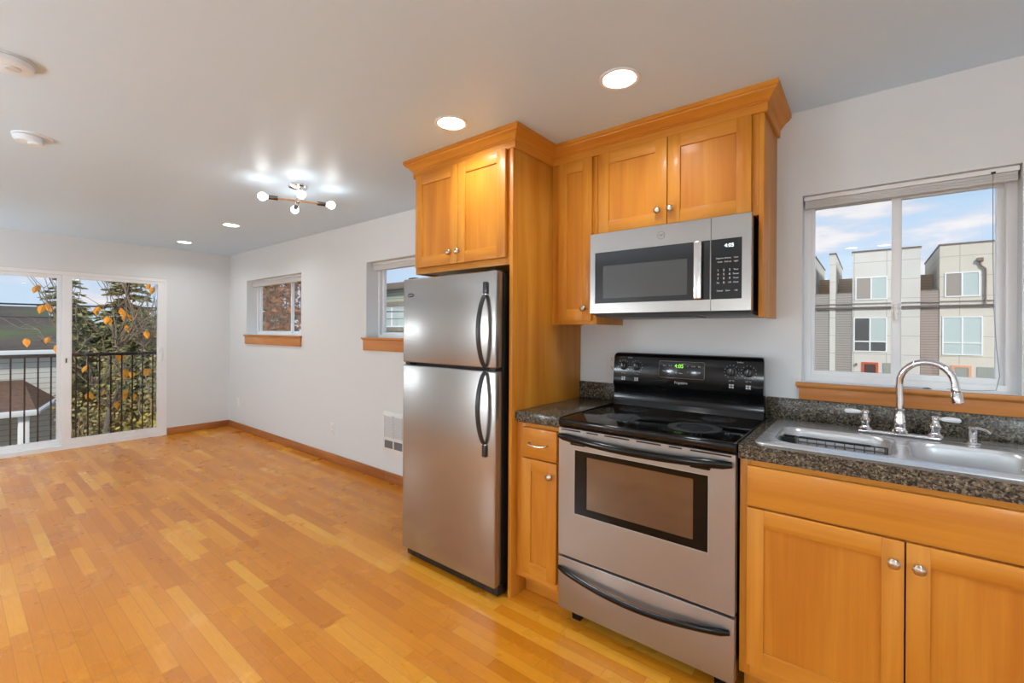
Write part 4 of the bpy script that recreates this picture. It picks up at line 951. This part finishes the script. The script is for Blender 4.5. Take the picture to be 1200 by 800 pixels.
tag(m1.build('distant_trees', conm, sharp=None, recalc=False, loc=(-30, 6, GZ)), 'dense mass of distant green woods filling the gaps behind the evergreens', 'trees', kind='stuff')
rn = random.Random(78); m1 = M()
for k in range(9000):
    y = rn.uniform(2.3, 5.0); z = GZ+rn.random()*(3.5+.4*math.sin(y*3.1)+.25*math.sin(y*8.3)); leaf(m1, Vector((-17.0+rn.uniform(-.2, .2), y, z)), rn.uniform(.10, .2), rn.uniform(.07, .12), 0, .5, None, rn)
tag(m1.build('brush_thicket', shrm, sharp=None, recalc=False, loc=(-17.0, 3.6, GZ)), 'dense brown-green brush thicket filling the slope behind the shrubs', 'brush', kind='stuff')
# near tree with large orange leaves
rn = random.Random(5)
t = thing('orange_leaved_tree', (-9.1, 1.5, GZ), 'bare-branched tree holding scattered large orange leaves beyond the railing', 'tree')
LV = [(-8.53, 0.64, 1.11), (-8.96, 0.89, 1.12), (-8.72, 0.94, 1.01), (-9.05, 0.88, 1.59), (-9.08, 1.4, 1.55), (-8.29, 1.39, 1.41), (-8.22, 1.53, 1.53), (-9.37, 1.79, 1.48), (-8.56, 1.88, 1.21), (-8.53, 1.97, 1.88), (-9.59, 2.15, 2.01), (-8.86, 1.31, 0.33), (-9.37, 1.54, 0.28), (-8.87, 1.71, 0.31), (-9.09, 1.87, 0.21), (-8.41, 1.6, 0.66), (-9.09, 1.83, 0.56), (-9.42, 2.07, 0.58), (-8.93, 1.61, 0.14), (-9.24, 1.03, 1.43), (-9.14, 1.02, 1.32), (-8.29, 1.51, 0.88), (-9.26, 0.81, 1.86), (-9.03, 1.76, 1.3), (-8.62, 1.24, 0.73)]
hub = [Vector((-9.1, 1.50, -.35)), Vector((-9.05, 1.55, .1)), Vector((-9.2, 1.75, .5)), Vector((-9.0, 1.35, .45)), Vector((-9.2, 2.0, 1.0)), Vector((-9.1, 1.15, .9)), Vector((-8.9, 1.6, 1.0))]
m1 = M(); m1.tube([(-9.1, 1.48, GZ), (-9.12, 1.52, -1.8), (-9.08, 1.5, -.9), hub[0], hub[1]], [.045, .038, .032, .028, .024], 10); m1.build('trunk', barkp, t)
m1 = M()
def limb(a, b, r0, r1, n=5, j=.05):
    P = [a.lerp(b, k/n)+(Vector((rn.uniform(-j, j), rn.uniform(-j, j), rn.uniform(-j, j)+.06*math.sin(math.pi*k/n))) if 0 < k < n else Vector()) for k in range(n+1)]
    m1.tube(P, [r0+(r1-r0)*k/n for k in range(n+1)], 6); return P
limb(hub[1], hub[2], .02, .015); limb(hub[1], hub[3], .019, .014); limb(hub[2], hub[4], .014, .01); limb(hub[3], hub[5], .013, .009); limb(hub[2], hub[6], .013, .009)
tw = []
for L_ in LV:
    b = Vector(L_)+Vector((0, 0, .05)); a = min(hub, key=lambda h: (h-b).length + (0 if h.z < b.z+.1 else .8)); P = limb(a, b, .012, .003, 6, .04); tw.append(P)
for k in range(46):
    a = rn.choice(hub[2:]); b = a+Vector((rn.uniform(-.6, .6), rn.uniform(-.8, .8), rn.uniform(.35, 1.5))); P = limb(a, b, .009, .0025, 6, .05)
    for q in range(2): limb(P[rn.randint(2, 4)], P[4]+Vector((rn.uniform(-.3, .3), rn.uniform(-.4, .4), rn.uniform(.0, .5))), .004, .0018, 4, .03)
limb(hub[4], Vector((-9.3, 1.6, 2.6)), .022, .01); limb(hub[5], Vector((-9.0, .85, 2.4)), .014, .005); limb(hub[5], Vector((-9.0, .65, 2.1)), .01, .003)
m1.build('branches', bark, t)
m1 = M()
for L_ in LV:
    for q in range(2 if rn.random() < .55 else 1):
        p = Vector(L_)+Vector((rn.uniform(-.02, .02), rn.uniform(-.05, .05)*q, .06+rn.uniform(-.03, .03)*q)); dd = Vector((rn.uniform(-.2, .2), rn.uniform(-.5, .5), -1)).normalized()
        w_ = Vector((rn.uniform(-.4, .4), 1, rn.uniform(-.3, .3))).normalized(); Ln = rn.uniform(.105, .14); W = Ln*.62; nn = dd.cross(w_)
        prof_ = [(0, .0), (.12, .32), (.35, .5), (.6, .42), (.82, .2), (1, 0)]
        mid = [p+dd*Ln*s for s, _ in prof_]; lf = [p+dd*Ln*s+w_*W*h_-nn*W*.25*h_ for s, h_ in prof_]; rg = [p+dd*Ln*s-w_*W*h_-nn*W*.25*h_ for s, h_ in prof_]
        for i in range(5):
            for sd in (lf, rg):
                pts_ = [mid[i], mid[i+1], sd[i+1], sd[i]]
                if i == 0: pts_ = [mid[0], mid[1], sd[1]]
                if i == 4: pts_ = [mid[4], mid[5], sd[4]]
                m1.face(pts_)
m1.build('leaves', orm, t, sharp=None, recalc=False)
